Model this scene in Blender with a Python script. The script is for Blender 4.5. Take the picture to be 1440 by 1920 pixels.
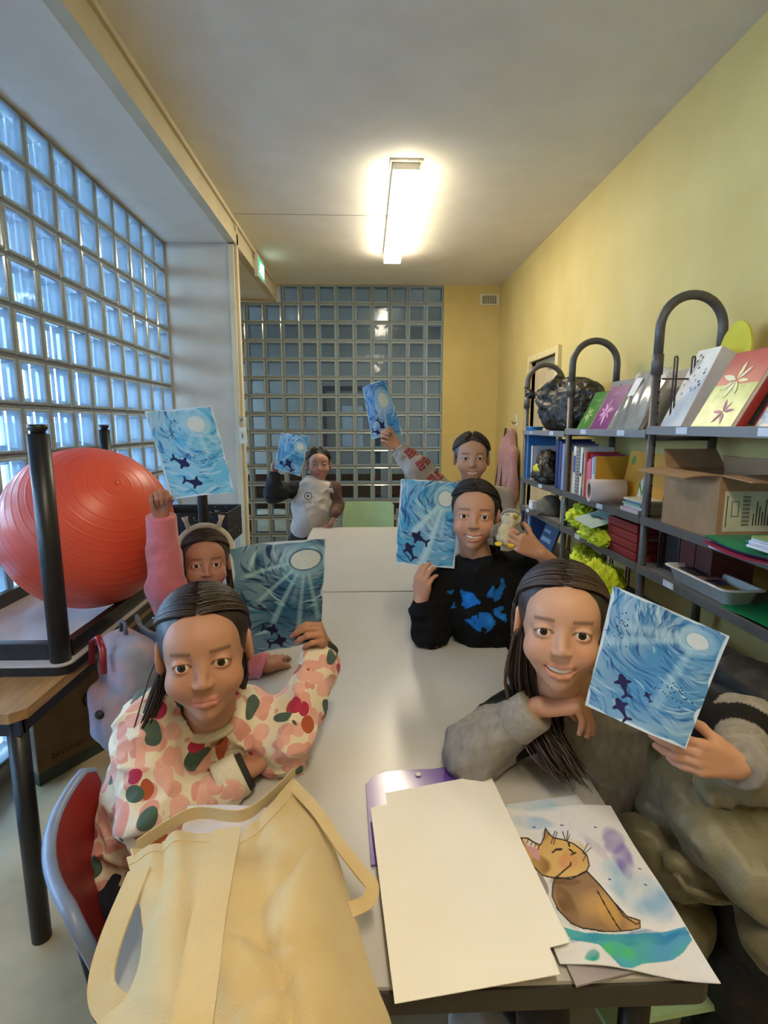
import bpy, bmesh, math, random
import numpy as np
from mathutils import Vector, Matrix
for o in list(bpy.data.objects): bpy.data.objects.remove(o)
SC = bpy.context.scene
COL = SC.collection
# ------------------------------------------------------------------ camera
F_PX, CAM_H = 1010.0, 1.48
PITCH, YAW = math.atan2(163.0, F_PX), math.radians(1.903)
cd = bpy.data.cameras.new('camera'); cam = bpy.data.objects.new('camera', cd); COL.objects.link(cam)
cd.sensor_width = 36; cd.lens = F_PX/1920*36; cd.clip_start = .02; cd.clip_end = 100
cam.location = (0, 0, CAM_H); cam.rotation_euler = (math.pi/2-PITCH, 0, -YAW)
SC.camera = cam
# ------------------------------------------------------------------ world / exposure
w = bpy.data.worlds.new('world'); SC.world = w; w.use_nodes = True
bg = w.node_tree.nodes['Background']; bg.inputs[0].default_value = (.70, .85, 1, 1); bg.inputs[1].default_value = 11
vs = SC.view_settings
vs.view_transform = 'Standard'; vs.look = 'None'; vs.gamma = 1; vs.use_curve_mapping = False; vs.exposure = 1.5
LAMP_W = 16      # emission of the tubes' diffuser
# ------------------------------------------------------------------ measuring helper: photograph pixel + distance -> place in the room
_fw = Vector((math.sin(YAW)*math.cos(PITCH), math.cos(YAW)*math.cos(PITCH), -math.sin(PITCH)))
_rt = Vector((math.cos(YAW), -math.sin(YAW), 0)); _up = _rt.cross(_fw)
def _ray(x, y): return _fw + _rt*((x-720)/F_PX) - _up*((y-960)/F_PX)
def P(x, y, zc): return Vector((0, 0, CAM_H)) + _ray(x, y)*zc
def PX(x, y, X): d = _ray(x, y); return Vector((0, 0, CAM_H)) + d*(X/d.x)
def PY(x, y, Y): d = _ray(x, y); return Vector((0, 0, CAM_H)) + d*(Y/d.y)
def PZ(x, y, Z): d = _ray(x, y); return Vector((0, 0, CAM_H)) + d*((Z-CAM_H)/d.z)
# ------------------------------------------------------------------ materials
def lin(h):
    h = h.lstrip('#'); c = [int(h[i:i+2], 16)/255 for i in (0, 2, 4)]
    return tuple(v/12.92 if v <= .04045 else ((v+.055)/1.055)**2.4 for v in c) + (1,)
_M = {}
def mat(name, col='#888888', rough=.6, col2=None, scale=20, bump=0, bscale=60, metal=0, spec=.5, stretch=None, fac=(.35, .65), sheen=0, coat=0, emit=None, alpha=None, sub=0):
    if name in _M: return _M[name]
    m = bpy.data.materials.new(name); m.use_nodes = True; nt = m.node_tree; N = nt.nodes; L = nt.links
    b = N['Principled BSDF']; b.inputs['Roughness'].default_value = rough; b.inputs['Metallic'].default_value = metal
    b.inputs['Specular IOR Level'].default_value = spec
    if sheen: b.inputs['Sheen Weight'].default_value = sheen
    if coat: b.inputs['Coat Weight'].default_value = coat
    if sub: b.inputs['Subsurface Weight'].default_value = sub; b.inputs['Subsurface Radius'].default_value = (.012, .005, .003)
    if alpha is not None: b.inputs['Alpha'].default_value = alpha
    tc = N.new('ShaderNodeTexCoord'); mp = N.new('ShaderNodeMapping'); L.new(tc.outputs['Object'], mp.inputs[0])
    if stretch: mp.inputs['Scale'].default_value = stretch
    c1 = lin(col); c2 = lin(col2) if col2 else tuple(v*.88 for v in c1[:3])+(1,)
    nz = N.new('ShaderNodeTexNoise'); nz.inputs['Scale'].default_value = scale; nz.inputs['Detail'].default_value = 5; L.new(mp.outputs[0], nz.inputs['Vector'])
    r = N.new('ShaderNodeValToRGB'); r.color_ramp.elements[0].position, r.color_ramp.elements[1].position = fac
    r.color_ramp.elements[0].color = c2; r.color_ramp.elements[1].color = c1
    L.new(nz.outputs['Fac'], r.inputs[0]); L.new(r.outputs[0], b.inputs['Base Color'])
    if emit: L.new(r.outputs[0], b.inputs['Emission Color']); b.inputs['Emission Strength'].default_value = emit
    if bump:
        n2 = N.new('ShaderNodeTexNoise'); n2.inputs['Scale'].default_value = bscale; n2.inputs['Detail'].default_value = 4; L.new(mp.outputs[0], n2.inputs['Vector'])
        bp = N.new('ShaderNodeBump'); bp.inputs['Strength'].default_value = bump; bp.inputs['Distance'].default_value = .01
        L.new(n2.outputs['Fac'], bp.inputs['Height']); L.new(bp.outputs[0], b.inputs['Normal'])
    _M[name] = m; return m
def mat_attr(name, rough=.6, bump=0, bscale=300, sub=0, spec=.4, sheen=0):
    'colour comes from the painted vertex colours called col'
    if name in _M: return _M[name]
    m = bpy.data.materials.new(name); m.use_nodes = True; nt = m.node_tree; N = nt.nodes; L = nt.links
    b = N['Principled BSDF']; b.inputs['Roughness'].default_value = rough; b.inputs['Specular IOR Level'].default_value = spec
    if sub: b.inputs['Subsurface Weight'].default_value = sub; b.inputs['Subsurface Radius'].default_value = (.012, .005, .003)
    a = N.new('ShaderNodeAttribute'); a.attribute_name = 'col'; L.new(a.outputs['Color'], b.inputs['Base Color'])
    if bump:
        n2 = N.new('ShaderNodeTexNoise'); n2.inputs['Scale'].default_value = bscale
        bp = N.new('ShaderNodeBump'); bp.inputs['Strength'].default_value = bump; bp.inputs['Distance'].default_value = .002
        L.new(n2.outputs['Fac'], bp.inputs['Height']); L.new(bp.outputs[0], b.inputs['Normal'])
    _M[name] = m; return m
def mat_pane(name, tint, gl=.35, rough=.04, ior=1.5):
    if name in _M: return _M[name]
    m = bpy.data.materials.new(name); m.use_nodes = True; nt = m.node_tree; N = nt.nodes; L = nt.links
    N.remove(N['Principled BSDF']); out = N['Material Output']
    t = N.new('ShaderNodeBsdfTransparent'); t.inputs[0].default_value = lin(tint)
    g = N.new('ShaderNodeBsdfGlossy'); g.inputs['Roughness'].default_value = rough
    fr = N.new('ShaderNodeFresnel'); fr.inputs[0].default_value = ior
    nz = N.new('ShaderNodeTexNoise'); nz.inputs['Scale'].default_value = 9; bp = N.new('ShaderNodeBump'); bp.inputs['Strength'].default_value = gl; bp.inputs['Distance'].default_value = .02
    tc = N.new('ShaderNodeTexCoord'); L.new(tc.outputs['Object'], nz.inputs['Vector'])
    L.new(nz.outputs['Fac'], bp.inputs['Height']); L.new(bp.outputs[0], g.inputs['Normal']); L.new(bp.outputs[0], fr.inputs['Normal'])
    mx = N.new('ShaderNodeMixShader'); L.new(fr.outputs[0], mx.inputs[0]); L.new(t.outputs[0], mx.inputs[1]); L.new(g.outputs[0], mx.inputs[2])
    L.new(mx.outputs[0], out.inputs[0]); _M[name] = m; return m
# ------------------------------------------------------------------ objects
def tag(o, label=None, cat=None, group=None, kind=None):
    if label: o['label'] = label
    if cat: o['category'] = cat
    if group: o['group'] = group
    if kind: o['kind'] = kind
    return o
def thing(name, label, cat, loc=(0, 0, 0), rz=0, group=None):
    o = bpy.data.objects.new(name, None); COL.objects.link(o); o.location = loc; o.rotation_euler = (0, 0, rz); o.empty_display_size = .05
    return tag(o, label, cat, group)
def link(name, me, m, parent=None, loc=None, keep_world=False):
    o = bpy.data.objects.new(name, me); COL.objects.link(o)
    if m is not None:
        me.materials.clear()
        for x in (m if isinstance(m, (list, tuple)) else [m]): me.materials.append(x)
    if parent is not None:
        o.parent = parent
        if keep_world: o.matrix_parent_inverse = wmat(parent).inverted()
    if loc is not None: o.location = loc
    return o
def wmat(o):
    m = Matrix.LocRotScale(o.location, o.rotation_euler, o.scale)
    if o.parent: m = wmat(o.parent) @ o.matrix_parent_inverse @ m
    return m
def V3(p): return Vector(p)
class MB:
    'collects shapes of one part into one mesh'
    def __init__(s): s.bm = bmesh.new(); s.mi = 0
    def _new(s, g):
        for f in g: f.material_index = s.mi
    def box(s, lo, hi, M=None, bevel=0):
        b2 = bmesh.new(); bmesh.ops.create_cube(b2, size=1)
        lo, hi = V3(lo), V3(hi)
        for v in b2.verts: v.co = Vector([(lo[i]+hi[i])/2+v.co[i]*(hi[i]-lo[i]) for i in range(3)])
        if bevel: bmesh.ops.bevel(b2, geom=b2.edges[:], offset=bevel, segments=2, affect='EDGES', profile=.5)
        return s._merge(b2, M)
    def _merge(s, b2, M=None, smooth=False):
        mp = {}
        for v in b2.verts: mp[v.index] = s.bm.verts.new(M @ v.co if M else v.co)
        for f in b2.faces:
            try:
                nf = s.bm.faces.new([mp[v.index] for v in f.verts]); nf.material_index = s.mi; nf.smooth = smooth
            except ValueError: pass
        b2.free(); return s
    def tube(s, pts, r, n=12, cap=True, M=None, squash=None, closed=False):
        pts = [V3(p) for p in pts]; rs = r if isinstance(r, (list, tuple)) else [r]*len(pts)
        rings = []; up = None
        for i, p in enumerate(pts):
            if closed: t = (pts[(i+1) % len(pts)]-pts[i-1])
            else: t = (pts[min(i+1, len(pts)-1)]-pts[max(i-1, 0)])
            t = t.normalized() if t.length > 1e-9 else Vector((0, 0, 1))
            if up is None: up = Vector((0, 0, 1)) if abs(t.z) < .9 else Vector((1, 0, 0))
            a = t.cross(up)
            if a.length < 1e-4: a = t.cross(Vector((0, 1, 0)))
            a.normalize(); b = a.cross(t).normalized(); up = b
            sq = squash or (1, 1)
            ring = []
            for k in range(n):
                an = 2*math.pi*k/n; c = p + a*math.cos(an)*rs[i]*sq[0] + b*math.sin(an)*rs[i]*sq[1]
                ring.append(s.bm.verts.new(M @ c if M else c))
            rings.append(ring)
        m = len(rings)
        for i in range(m if closed else m-1):
            A, B = rings[i], rings[(i+1) % m]
            for k in range(n):
                f = s.bm.faces.new((A[k], A[(k+1) % n], B[(k+1) % n], B[k])); f.smooth = n > 4; f.material_index = s.mi
        if cap and not closed:
            for R_ in (rings[0][::-1], rings[-1]):
                f = s.bm.faces.new(R_); f.material_index = s.mi
        return s
    def cyl(s, p0, p1, r, n=16, r1=None, M=None): return s.tube([p0, p1], [r, r if r1 is None else r1], n, M=M)
    def lathe(s, prof, n=24, M=None):
        rings = []
        for (r, z) in prof:
            rings.append([s.bm.verts.new((M @ Vector((r*math.cos(2*math.pi*k/n), r*math.sin(2*math.pi*k/n), z))) if M else (r*math.cos(2*math.pi*k/n), r*math.sin(2*math.pi*k/n), z)) for k in range(n)])
        for A, B in zip(rings, rings[1:]):
            for k in range(n):
                f = s.bm.faces.new((A[k], A[(k+1) % n], B[(k+1) % n], B[k])); f.smooth = True; f.material_index = s.mi
        for R_ in (rings[0][::-1], rings[-1]):
            if (R_[0].co-R_[1].co).length > 1e-6:
                f = s.bm.faces.new(R_); f.material_index = s.mi
        return s
    def prism(s, poly, h, M=None):
        'polygon (x,y) from z=0 to z=h'
        a = [s.bm.verts.new((M @ Vector((x, y, 0))) if M else (x, y, 0)) for x, y in poly]
        b = [s.bm.verts.new((M @ Vector((x, y, h))) if M else (x, y, h)) for x, y in poly]
        fs = [s.bm.faces.new(a[::-1]), s.bm.faces.new(b)]
        n = len(a)
        for i in range(n): fs.append(s.bm.faces.new((a[i], a[(i+1) % n], b[(i+1) % n], b[i])))
        s._new(fs); return s
    def ell(s, c, r, M=None, u=20, v=12):
        b2 = bmesh.new(); bmesh.ops.create_uvsphere(b2, u_segments=u, v_segments=v, radius=1)
        c = V3(c)
        for q in b2.verts: q.co = Vector((c[i]+q.co[i]*r[i] for i in range(3)))
        return s._merge(b2, M, True)
    def grid(s, fn, nu, nv, thick=0, closed_u=False):
        'surface fn(u,v)->Vector; with thickness it becomes a closed sheet'
        def lay(off):
            return [[s.bm.verts.new(fn(i/nu, j/nv) + (off(i/nu, j/nv) if off else Vector())) for j in range(nv+1)] for i in range(nu+1)]
        def nrm(u, v):
            e = 1e-3; u0, v0 = min(u, 1-e), min(v, 1-e)
            n = (fn(u0+e, v0)-fn(u0, v0)).cross(fn(u0, v0+e)-fn(u0, v0))
            return n.normalized()*thick if n.length > 0 else Vector((0, 0, thick))
        A = lay(None); fs = []
        for i in range(nu):
            for j in range(nv): fs.append(s.bm.faces.new((A[i][j], A[i+1][j], A[i+1][j+1], A[i][j+1])))
        if thick:
            B = lay(lambda u, v: -nrm(u, v)); k0 = None
            for i in range(nu):
                for j in range(nv): fs.append(s.bm.faces.new((B[i][j+1], B[i+1][j+1], B[i+1][j], B[i][j])))
            k0 = len(fs)
            for i in range(nu):
                fs.append(s.bm.faces.new((A[i+1][0], A[i][0], B[i][0], B[i+1][0]))); fs.append(s.bm.faces.new((A[i][nv], A[i+1][nv], B[i+1][nv], B[i][nv])))
            for j in range(nv):
                fs.append(s.bm.faces.new((A[0][j], A[0][j+1], B[0][j+1], B[0][j]))); fs.append(s.bm.faces.new((A[nu][j+1], A[nu][j], B[nu][j], B[nu][j+1])))
        for f in fs: f.smooth = True; f.material_index = s.mi
        if thick:
            for f in fs[k0:]:
                for e in f.edges: e.smooth = False
        return s
    def mesh(s, name):
        bmesh.ops.recalc_face_normals(s.bm, faces=s.bm.faces[:])
        me = bpy.data.meshes.new(name); s.bm.to_mesh(me); s.bm.free(); return me
    def build(s, name, m, parent=None, kw=False):
        return link(name, s.mesh(name), m, parent, keep_world=kw)
def arc(c, r, a0, a1, n, ax='xz', y=0):
    out = []
    for i in range(n+1):
        a = math.radians(a0+(a1-a0)*i/n); u, v = r*math.cos(a), r*math.sin(a)
        out.append(Vector((c[0]+u, y, c[1]+v)) if ax == 'xz' else Vector((c[0]+u, c[1]+v, y)))
    return out
def frame(origin, xaxis, yaxis):
    x = V3(xaxis).normalized(); z = x.cross(V3(yaxis)).normalized(); y = z.cross(x)
    M = Matrix((x, y, z)).transposed().to_4x4(); M.translation = V3(origin); return M
def text(name, s, size, M, m, parent, depth=.0006, align='CENTER', width=1, bold=0):
    c = bpy.data.curves.new(name, 'FONT'); c.body = s; c.size = size; c.align_x = align; c.align_y = 'CENTER'; c.extrude = depth; c.resolution_u = 2; c.offset = bold
    t = bpy.data.objects.new(name, c); COL.objects.link(t)
    bpy.context.view_layer.update()
    me = bpy.data.meshes.new_from_object(t.evaluated_get(bpy.context.evaluated_depsgraph_get()))
    bpy.data.objects.remove(t); bpy.data.curves.remove(c)
    me.transform(M @ Matrix.Diagonal((width, 1, 1, 1)))
    return link(name, me, m, parent, keep_world=True)
def np_mesh(name, V, Fq, cols=None, smooth=True):
    me = bpy.data.meshes.new(name); V = np.asarray(V, np.float32); Fq = np.asarray(Fq, np.int32); k = Fq.shape[1]
    me.vertices.add(len(V)); me.vertices.foreach_set('co', V.ravel())
    me.loops.add(Fq.size); me.loops.foreach_set('vertex_index', Fq.ravel())
    me.polygons.add(len(Fq)); me.polygons.foreach_set('loop_start', np.arange(0, Fq.size, k, dtype=np.int32)); me.polygons.foreach_set('loop_total', np.full(len(Fq), k, np.int32))
    me.polygons.foreach_set('use_smooth', np.full(len(Fq), smooth)); me.update(calc_edges=True)
    if cols is not None:
        at = me.color_attributes.new('col', 'FLOAT_COLOR', 'POINT'); c4 = np.ones((len(V), 4), np.float32); c4[:, :3] = cols; at.data.foreach_set('color', c4.ravel())
    me.validate(); return me
# ------------------------------------------------------------------ signed distance shapes (soft things: bodies, clothes, bags)
_rng = np.random.default_rng(3); _LAT = _rng.random((32, 32, 32)).astype(np.float32)
def noise3(p, f):
    q = np.asarray(p)*f; i = np.floor(q).astype(int); t = q-i; t = t*t*(3-2*t); i &= 31; j = (i+1) & 31
    def g(a, b, c): return _LAT[a, b, c]
    x0, y0, z0 = i[..., 0], i[..., 1], i[..., 2]; x1, y1, z1 = j[..., 0], j[..., 1], j[..., 2]; tx, ty, tz = t[..., 0], t[..., 1], t[..., 2]
    a = g(x0, y0, z0)*(1-tx)+g(x1, y0, z0)*tx; b = g(x0, y1, z0)*(1-tx)+g(x1, y1, z0)*tx
    c = g(x0, y0, z1)*(1-tx)+g(x1, y0, z1)*tx; d = g(x0, y1, z1)*(1-tx)+g(x1, y1, z1)*tx
    return ((a*(1-ty)+b*ty)*(1-tz)+(c*(1-ty)+d*ty)*tz)-.5
class SDF:
    def __init__(s, lo, hi, h):
        s.lo = np.array(lo, float); s.h = h; s.n = np.ceil((np.array(hi, float)-s.lo)/h).astype(int)+2
        s.f = np.full(s.n, .05, np.float32)
    def _win(s, lo, hi):
        a = np.clip(np.floor((lo-s.lo)/s.h).astype(int), 0, s.n); b = np.clip(np.ceil((hi-s.lo)/s.h).astype(int)+1, 0, s.n)
        if (b <= a).any(): return None, None
        ax = [s.lo[k]+s.h*np.arange(a[k], b[k]) for k in range(3)]
        return tuple(slice(a[k], b[k]) for k in range(3)), np.stack(np.meshgrid(*ax, indexing='ij'), -1)
    def _mix(s, w, d, k, neg=False):
        f = s.f[w]
        if neg:
            d = -d; hh = np.clip(.5-.5*(d-f)/max(k, 1e-6)*-1, 0, 1) if False else np.clip(.5+.5*(d-f)/max(k, 1e-6), 0, 1)
            s.f[w] = f*(1-hh)+d*hh+k*hh*(1-hh)
        else:
            hh = np.clip(.5+.5*(f-d)/max(k, 1e-6), 0, 1); s.f[w] = f*(1-hh)+d*hh-k*hh*(1-hh)
    def cap(s, p0, p1, r0, r1=None, k=.01, neg=False):
        r1 = r0 if r1 is None else r1; a, b = np.array(p0, float), np.array(p1, float); m = max(r0, r1)+.05
        w, q = s._win(np.minimum(a, b)-m, np.maximum(a, b)+m)
        if w is None: return s
        ab = b-a; t = np.clip(((q-a)@ab)/max(ab@ab, 1e-9), 0, 1); d = np.linalg.norm(q-(a+t[..., None]*ab), axis=-1)-(r0+(r1-r0)*t)
        s._mix(w, d.astype(np.float32), k, neg); return s
    def chain(s, pts, rs, k=.01):
        for i in range(len(pts)-1): s.cap(pts[i], pts[i+1], rs[i], rs[i+1], k)
        return s
    def ell(s, c, r, k=.01, R=None, neg=False):
        c, r = np.array(c, float), np.array(r, float); m = r.max()+.05 if R is not None else r+.05
        w, q = s._win(c-m, c+m)
        if w is None: return s
        q = q-c
        if R is not None: q = q@np.array(R)
        k0 = np.linalg.norm(q/r, axis=-1); k1 = np.linalg.norm(q/(r*r), axis=-1); d = k0*(k0-1)/np.maximum(k1, 1e-6)
        s._mix(w, d.astype(np.float32), k, neg); return s
    def box(s, c, hs, rd=.01, k=.01, R=None, neg=False):
        c, hs = np.array(c, float), np.array(hs, float); m = np.linalg.norm(hs)+.05
        w, q = s._win(c-m, c+m)
        if w is None: return s
        q = q-c
        if R is not None: q = q@np.array(R)
        e = np.abs(q)-(hs-rd); d = np.linalg.norm(np.maximum(e, 0), axis=-1)+np.minimum(e.max(-1), 0)-rd
        s._mix(w, d.astype(np.float32), k, neg); return s
    def plane(s, n, off, k=.004):
        'keep only where n.p <= off'
        ax = [s.lo[i]+s.h*np.arange(s.n[i]) for i in range(3)]; q = ax[0][:, None, None]*n[0]+ax[1][None, :, None]*n[1]+ax[2][None, None, :]*n[2]-off
        s._mix(tuple(slice(None) for _ in range(3)), -q.astype(np.float32), k, True); return s
    def disp(s, fn, lim=.02):
        m = np.abs(s.f) < lim; idx = np.argwhere(m); s.f[m] += fn(s.lo+s.h*idx).astype(np.float32); return s
    def arrays(s):
        f = s.f.copy(); f[0] = f[-1] = .05; f[:, 0] = f[:, -1] = .05; f[:, :, 0] = f[:, :, -1] = .05
        ins = f < 0; c = np.zeros(np.array(f.shape)-1, np.int8)
        offs = [(a, b, d) for a in (0, 1) for b in (0, 1) for d in (0, 1)]
        sh = c.shape
        for a, b, d in offs: c += ins[a:a+sh[0], b:b+sh[1], d:d+sh[2]]
        act = (c > 0) & (c < 8); idx = np.argwhere(act); ids = np.full(sh, -1, np.int32); ids[act] = np.arange(len(idx))
        sm = np.zeros((len(idx), 3)); cn = np.zeros(len(idx))
        for a in offs:
            for ax in range(3):
                if a[ax]: continue
                b = list(a); b[ax] = 1
                fa = f[idx[:, 0]+a[0], idx[:, 1]+a[1], idx[:, 2]+a[2]]; fb = f[idx[:, 0]+b[0], idx[:, 1]+b[1], idx[:, 2]+b[2]]
                cr = (fa < 0) != (fb < 0); t = np.where(cr, fa/np.where(cr, fa-fb, 1), 0)
                p = np.array(a)+t[:, None]*(np.array(b)-np.array(a)); sm += np.where(cr[:, None], p, 0); cn += cr
        V = s.lo+s.h*(idx+sm/cn[:, None]); Fs = []
        for ax in range(3):
            o1, o2 = [k for k in range(3) if k != ax]
            A = [slice(None)]*3; B = [slice(None)]*3; A[ax] = slice(0, -1); B[ax] = slice(1, None)
            x = ins[tuple(A)] != ins[tuple(B)]; e = np.argwhere(x); fl = ins[tuple(A)][x]
            ok = (e[:, o1] > 0) & (e[:, o2] > 0) & (e[:, o1] < sh[o1]) & (e[:, o2] < sh[o2]); e, fl = e[ok], fl[ok]
            def cid(d1, d2):
                q = e.copy(); q[:, o1] -= d1; q[:, o2] -= d2; return ids[q[:, 0], q[:, 1], q[:, 2]]
            q = np.stack([cid(0, 0), cid(1, 0), cid(1, 1), cid(0, 1)], 1)
            if ax == 1: fl = ~fl
            q[~fl] = q[~fl][:, ::-1]; Fs.append(q)
        return V, np.concatenate(Fs)
def relax(V, Fq, it=2, lam=.5):
    n = len(V)
    for _ in range(it):
        sm = np.zeros_like(V); cn = np.zeros(n)
        for a, b in ((0, 1), (1, 2), (2, 3), (3, 0)):
            for i, j in ((a, b), (b, a)):
                for d in range(3): sm[:, d] += np.bincount(Fq[:, i], V[Fq[:, j], d], n)
                cn += np.bincount(Fq[:, i], minlength=n)
        V = V+lam*(sm/np.maximum(cn, 1)[:, None]-V)
    return V
def soft(name, s, m, parent=None, it=1, cols=None, kw=True):
    V, Fq = s.arrays(); V = relax(V, Fq, it)
    return link(name, np_mesh(name, V, Fq, cols(V) if cols else None), m, parent, keep_world=kw)
random.seed(5)
# ================================================================== THE ROOM
XR, XL, YB, YF, ZC, ZS, XBEAM = 1.51, -1.526, 6.27, -1.6, 3.01, 2.85, -.99
wall_y = mat('yellow_wall_paint', '#cdb876', .75, '#c6b06c', 3, .05, 250)
cream = mat('cream_paint', '#cfc4a8', .7, '#c6ba9c', 4, .05, 200)
grey_wall = mat('pale_grey_paint', '#c4beb2', .75, '#b8b1a4', 3, .06, 180)
ceil_m = mat('ceiling_paint', '#e6e2d6', .85, '#e0dbce', 4, .08, 300)
floor_m = mat('beige_lino', '#c4b290', .42, '#ab9a7b', 6, .04, 90, fac=(.3, .75))
dark_line = mat('seam_shadow_gap', '#8d8776', .9)
def S(name, mb, m, parent=None):
    o = mb.build(name, m, parent)
    if parent is None: o['kind'] = 'structure'
    return o
def lab(o, label): o['label'] = label; return o
lab(S('floor', MB().box((XL-.15, YF-.1, -.06), (XR+.1, YB+3.2, 0)), floor_m), 'worn beige linoleum floor of the narrow room')
lab(S('ceiling', MB().box((XBEAM-.06, YF-.1, ZC), (XR+.1, YB+.1, ZC+.08)), ceil_m), 'off-white painted ceiling above the tables')
sof = lab(S('ceiling_soffit', MB().box((XL-.15, YF-.1, ZS), (XBEAM-.06, YB+.1, ZS+.24)), ceil_m), 'lowered grey ceiling strip above the glass blocks')
tag(sof, kind='structure')
# right wall with a door opening near the far corner
DY0, DY1, DZ = 4.30, 4.98, 2.04
w_r = lab(S('wall_right', MB().box((XR, YF-.1, 0), (XR+.1, DY0, ZC+.08)).box((XR, DY1, 0), (XR+.1, YB+.1, ZC+.08)).box((XR, DY0, DZ), (XR+.1, DY1, ZC+.08)), wall_y), 'long yellow painted wall behind the metal shelving')
w_b = lab(S('wall_back', MB().box((.877, YB, 0), (XR+.1, YB+.1, ZC+.08)).box((XBEAM-.06, YB, ZC-.004), (.877, YB+.1, ZC+.08)).box((XL-.15, YB, ZS-.01), (XBEAM, YB+.1, ZC)), wall_y), 'yellow end wall beside the glass block partition')
lab(S('wall_front', MB().box((XL-.15, YF-.1, 0), (XR+.1, YF, ZC+.08)), grey_wall), 'plain wall behind the camera')
# beam with its two stepped boards
bm_ = lab(S('trim_1', MB().box((XBEAM-.06, YF, ZS), (XBEAM, YB, ZC)), cream), 'cream boxed beam running along the ceiling')
S('lower_board', MB().box((XBEAM, YF, ZS-.012), (XBEAM+.012, YB-.25, ZS+.075), bevel=.002), cream, bm_)
S('upper_lip', MB().box((XBEAM, YF, ZC-.03), (XBEAM+.02, YB-.25, ZC), bevel=.003), cream, bm_)
S('seam', MB().box((XBEAM, YF, ZS+.078), (XBEAM+.004, YB-.25, ZS+.083)), dark_line, bm_)
S('seam', MB().box((-.96, 4.28, ZC-.0015), (.4, 4.285, ZC)), dark_line, bpy.data.objects['ceiling'])
# pillar between the window and the partition
PY0 = 4.41
w_p = lab(S('wall_pillar', MB().box((XL-.15, PY0, 0), (-1.045, PY0+.28, ZS)), grey_wall), 'grey pillar between the glass block window and the partition')
tr2 = lab(S('trim_2', MB().box((-1.045, PY0-.012, 0), (-1.0, PY0+.05, ZS-.01), bevel=.004), cream), 'cream upright strip on the pillar corner')
S('strip', MB().box((-1.0, PY0+.005, 0), (-.978, PY0+.06, ZC-.03), bevel=.003), cream, tr2)
lab(S('wall_left', MB().box((XL-.15, PY0+.28, 0), (XL, YB, ZS)).box((XL-.15, YF, 0), (XL, .15, ZS)).box((XL-.15, .15, 0), (XL, PY0, .06)), grey_wall), 'grey side wall that carries the glass blocks')
lab(S('baseboard_right', MB().box((XR-.015, YF, 0), (XR, DY0-.06, .09)).box((XR-.015, DY1+.06, 0), (XR, YB, .09)), mat('baseboard_brown', '#6b5a44', .6)), 'brown skirting along the yellow wall')
# ------------------------------------------------------------------ glass blocks
pane_m = mat_pane('glass_pane', '#dfeaf2', .12, .06, 1.4)
back_m = mat_pane('glass_back_pane', '#c9dcea', .25, .12, 1.35)
def mat_tunnel():
    m = bpy.data.materials.new('glass_block_sides'); m.use_nodes = True; nt = m.node_tree; N = nt.nodes; L = nt.links
    N.remove(N['Principled BSDF']); d = N.new('ShaderNodeBsdfDiffuse'); d.inputs[0].default_value = lin('#c3d2da')
    t = N.new('ShaderNodeBsdfTranslucent'); t.inputs[0].default_value = lin('#c6dae6'); g = N.new('ShaderNodeBsdfGlossy'); g.inputs['Roughness'].default_value = .12
    tr = N.new('ShaderNodeBsdfTransparent'); tr.inputs[0].default_value = lin('#cfe0ec')
    a = N.new('ShaderNodeMixShader'); a.inputs[0].default_value = .4; L.new(d.outputs[0], a.inputs[1]); L.new(t.outputs[0], a.inputs[2])
    c = N.new('ShaderNodeMixShader'); c.inputs[0].default_value = .45; L.new(a.outputs[0], c.inputs[1]); L.new(tr.outputs[0], c.inputs[2])
    b = N.new('ShaderNodeMixShader'); b.inputs[0].default_value = .16; L.new(c.outputs[0], b.inputs[1]); L.new(g.outputs[0], b.inputs[2])
    L.new(b.outputs[0], N['Material Output'].inputs[0]); return m
tun_m = mat_tunnel()
rim_m = mat('glass_block_rim', '#9fb0ba', .12, '#93a5b0', 30, spec=.9, coat=.5)
mortar_m = mat('grey_mortar', '#8f9494', .8, '#83898a', 40, .1, 200)
mortar_in = mat('blue_grey_mortar', '#6f7684', .8, '#646b79', 40, .1, 200)
def block_mesh(wd, hh, dep, ins=.036):
    'local: x across, z up, room side at y=0, outside at y=dep'
    bm = bmesh.new()
    def ring(sx, sz, y): return [bm.verts.new((a*sx, y, b*sz)) for a, b in ((-1, -1), (1, -1), (1, 1), (-1, 1))]
    def strip(A, B, mi, sm=False):
        for k in range(4): f = bm.faces.new((A[k], A[(k+1) % 4], B[(k+1) % 4], B[k])); f.material_index = mi; f.smooth = sm
    a = ring(wd/2, hh/2, .012); b = ring(wd/2-.004, hh/2-.004, .002); c = ring(wd/2-.013, hh/2-.013, -.002); d = ring(wd/2-.017, hh/2-.017, .004)
    strip(a, b, 1); strip(b, c, 1); strip(c, d, 1)
    f = bm.faces.new(d); f.material_index = 0
    e = ring(wd/2-ins, hh/2-ins, dep); strip([bm.verts.new(v.co) for v in d], e, 2)
    f = bm.faces.new(e); f.material_index = 3
    g = ring(wd/2, hh/2, dep); strip(e, g, 1)
    me = bpy.data.meshes.new('glass_block'); bm.to_mesh(me); bm.free()
    for m in (pane_m, rim_m, tun_m, back_m): me.materials.append(m)
    return me
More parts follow.
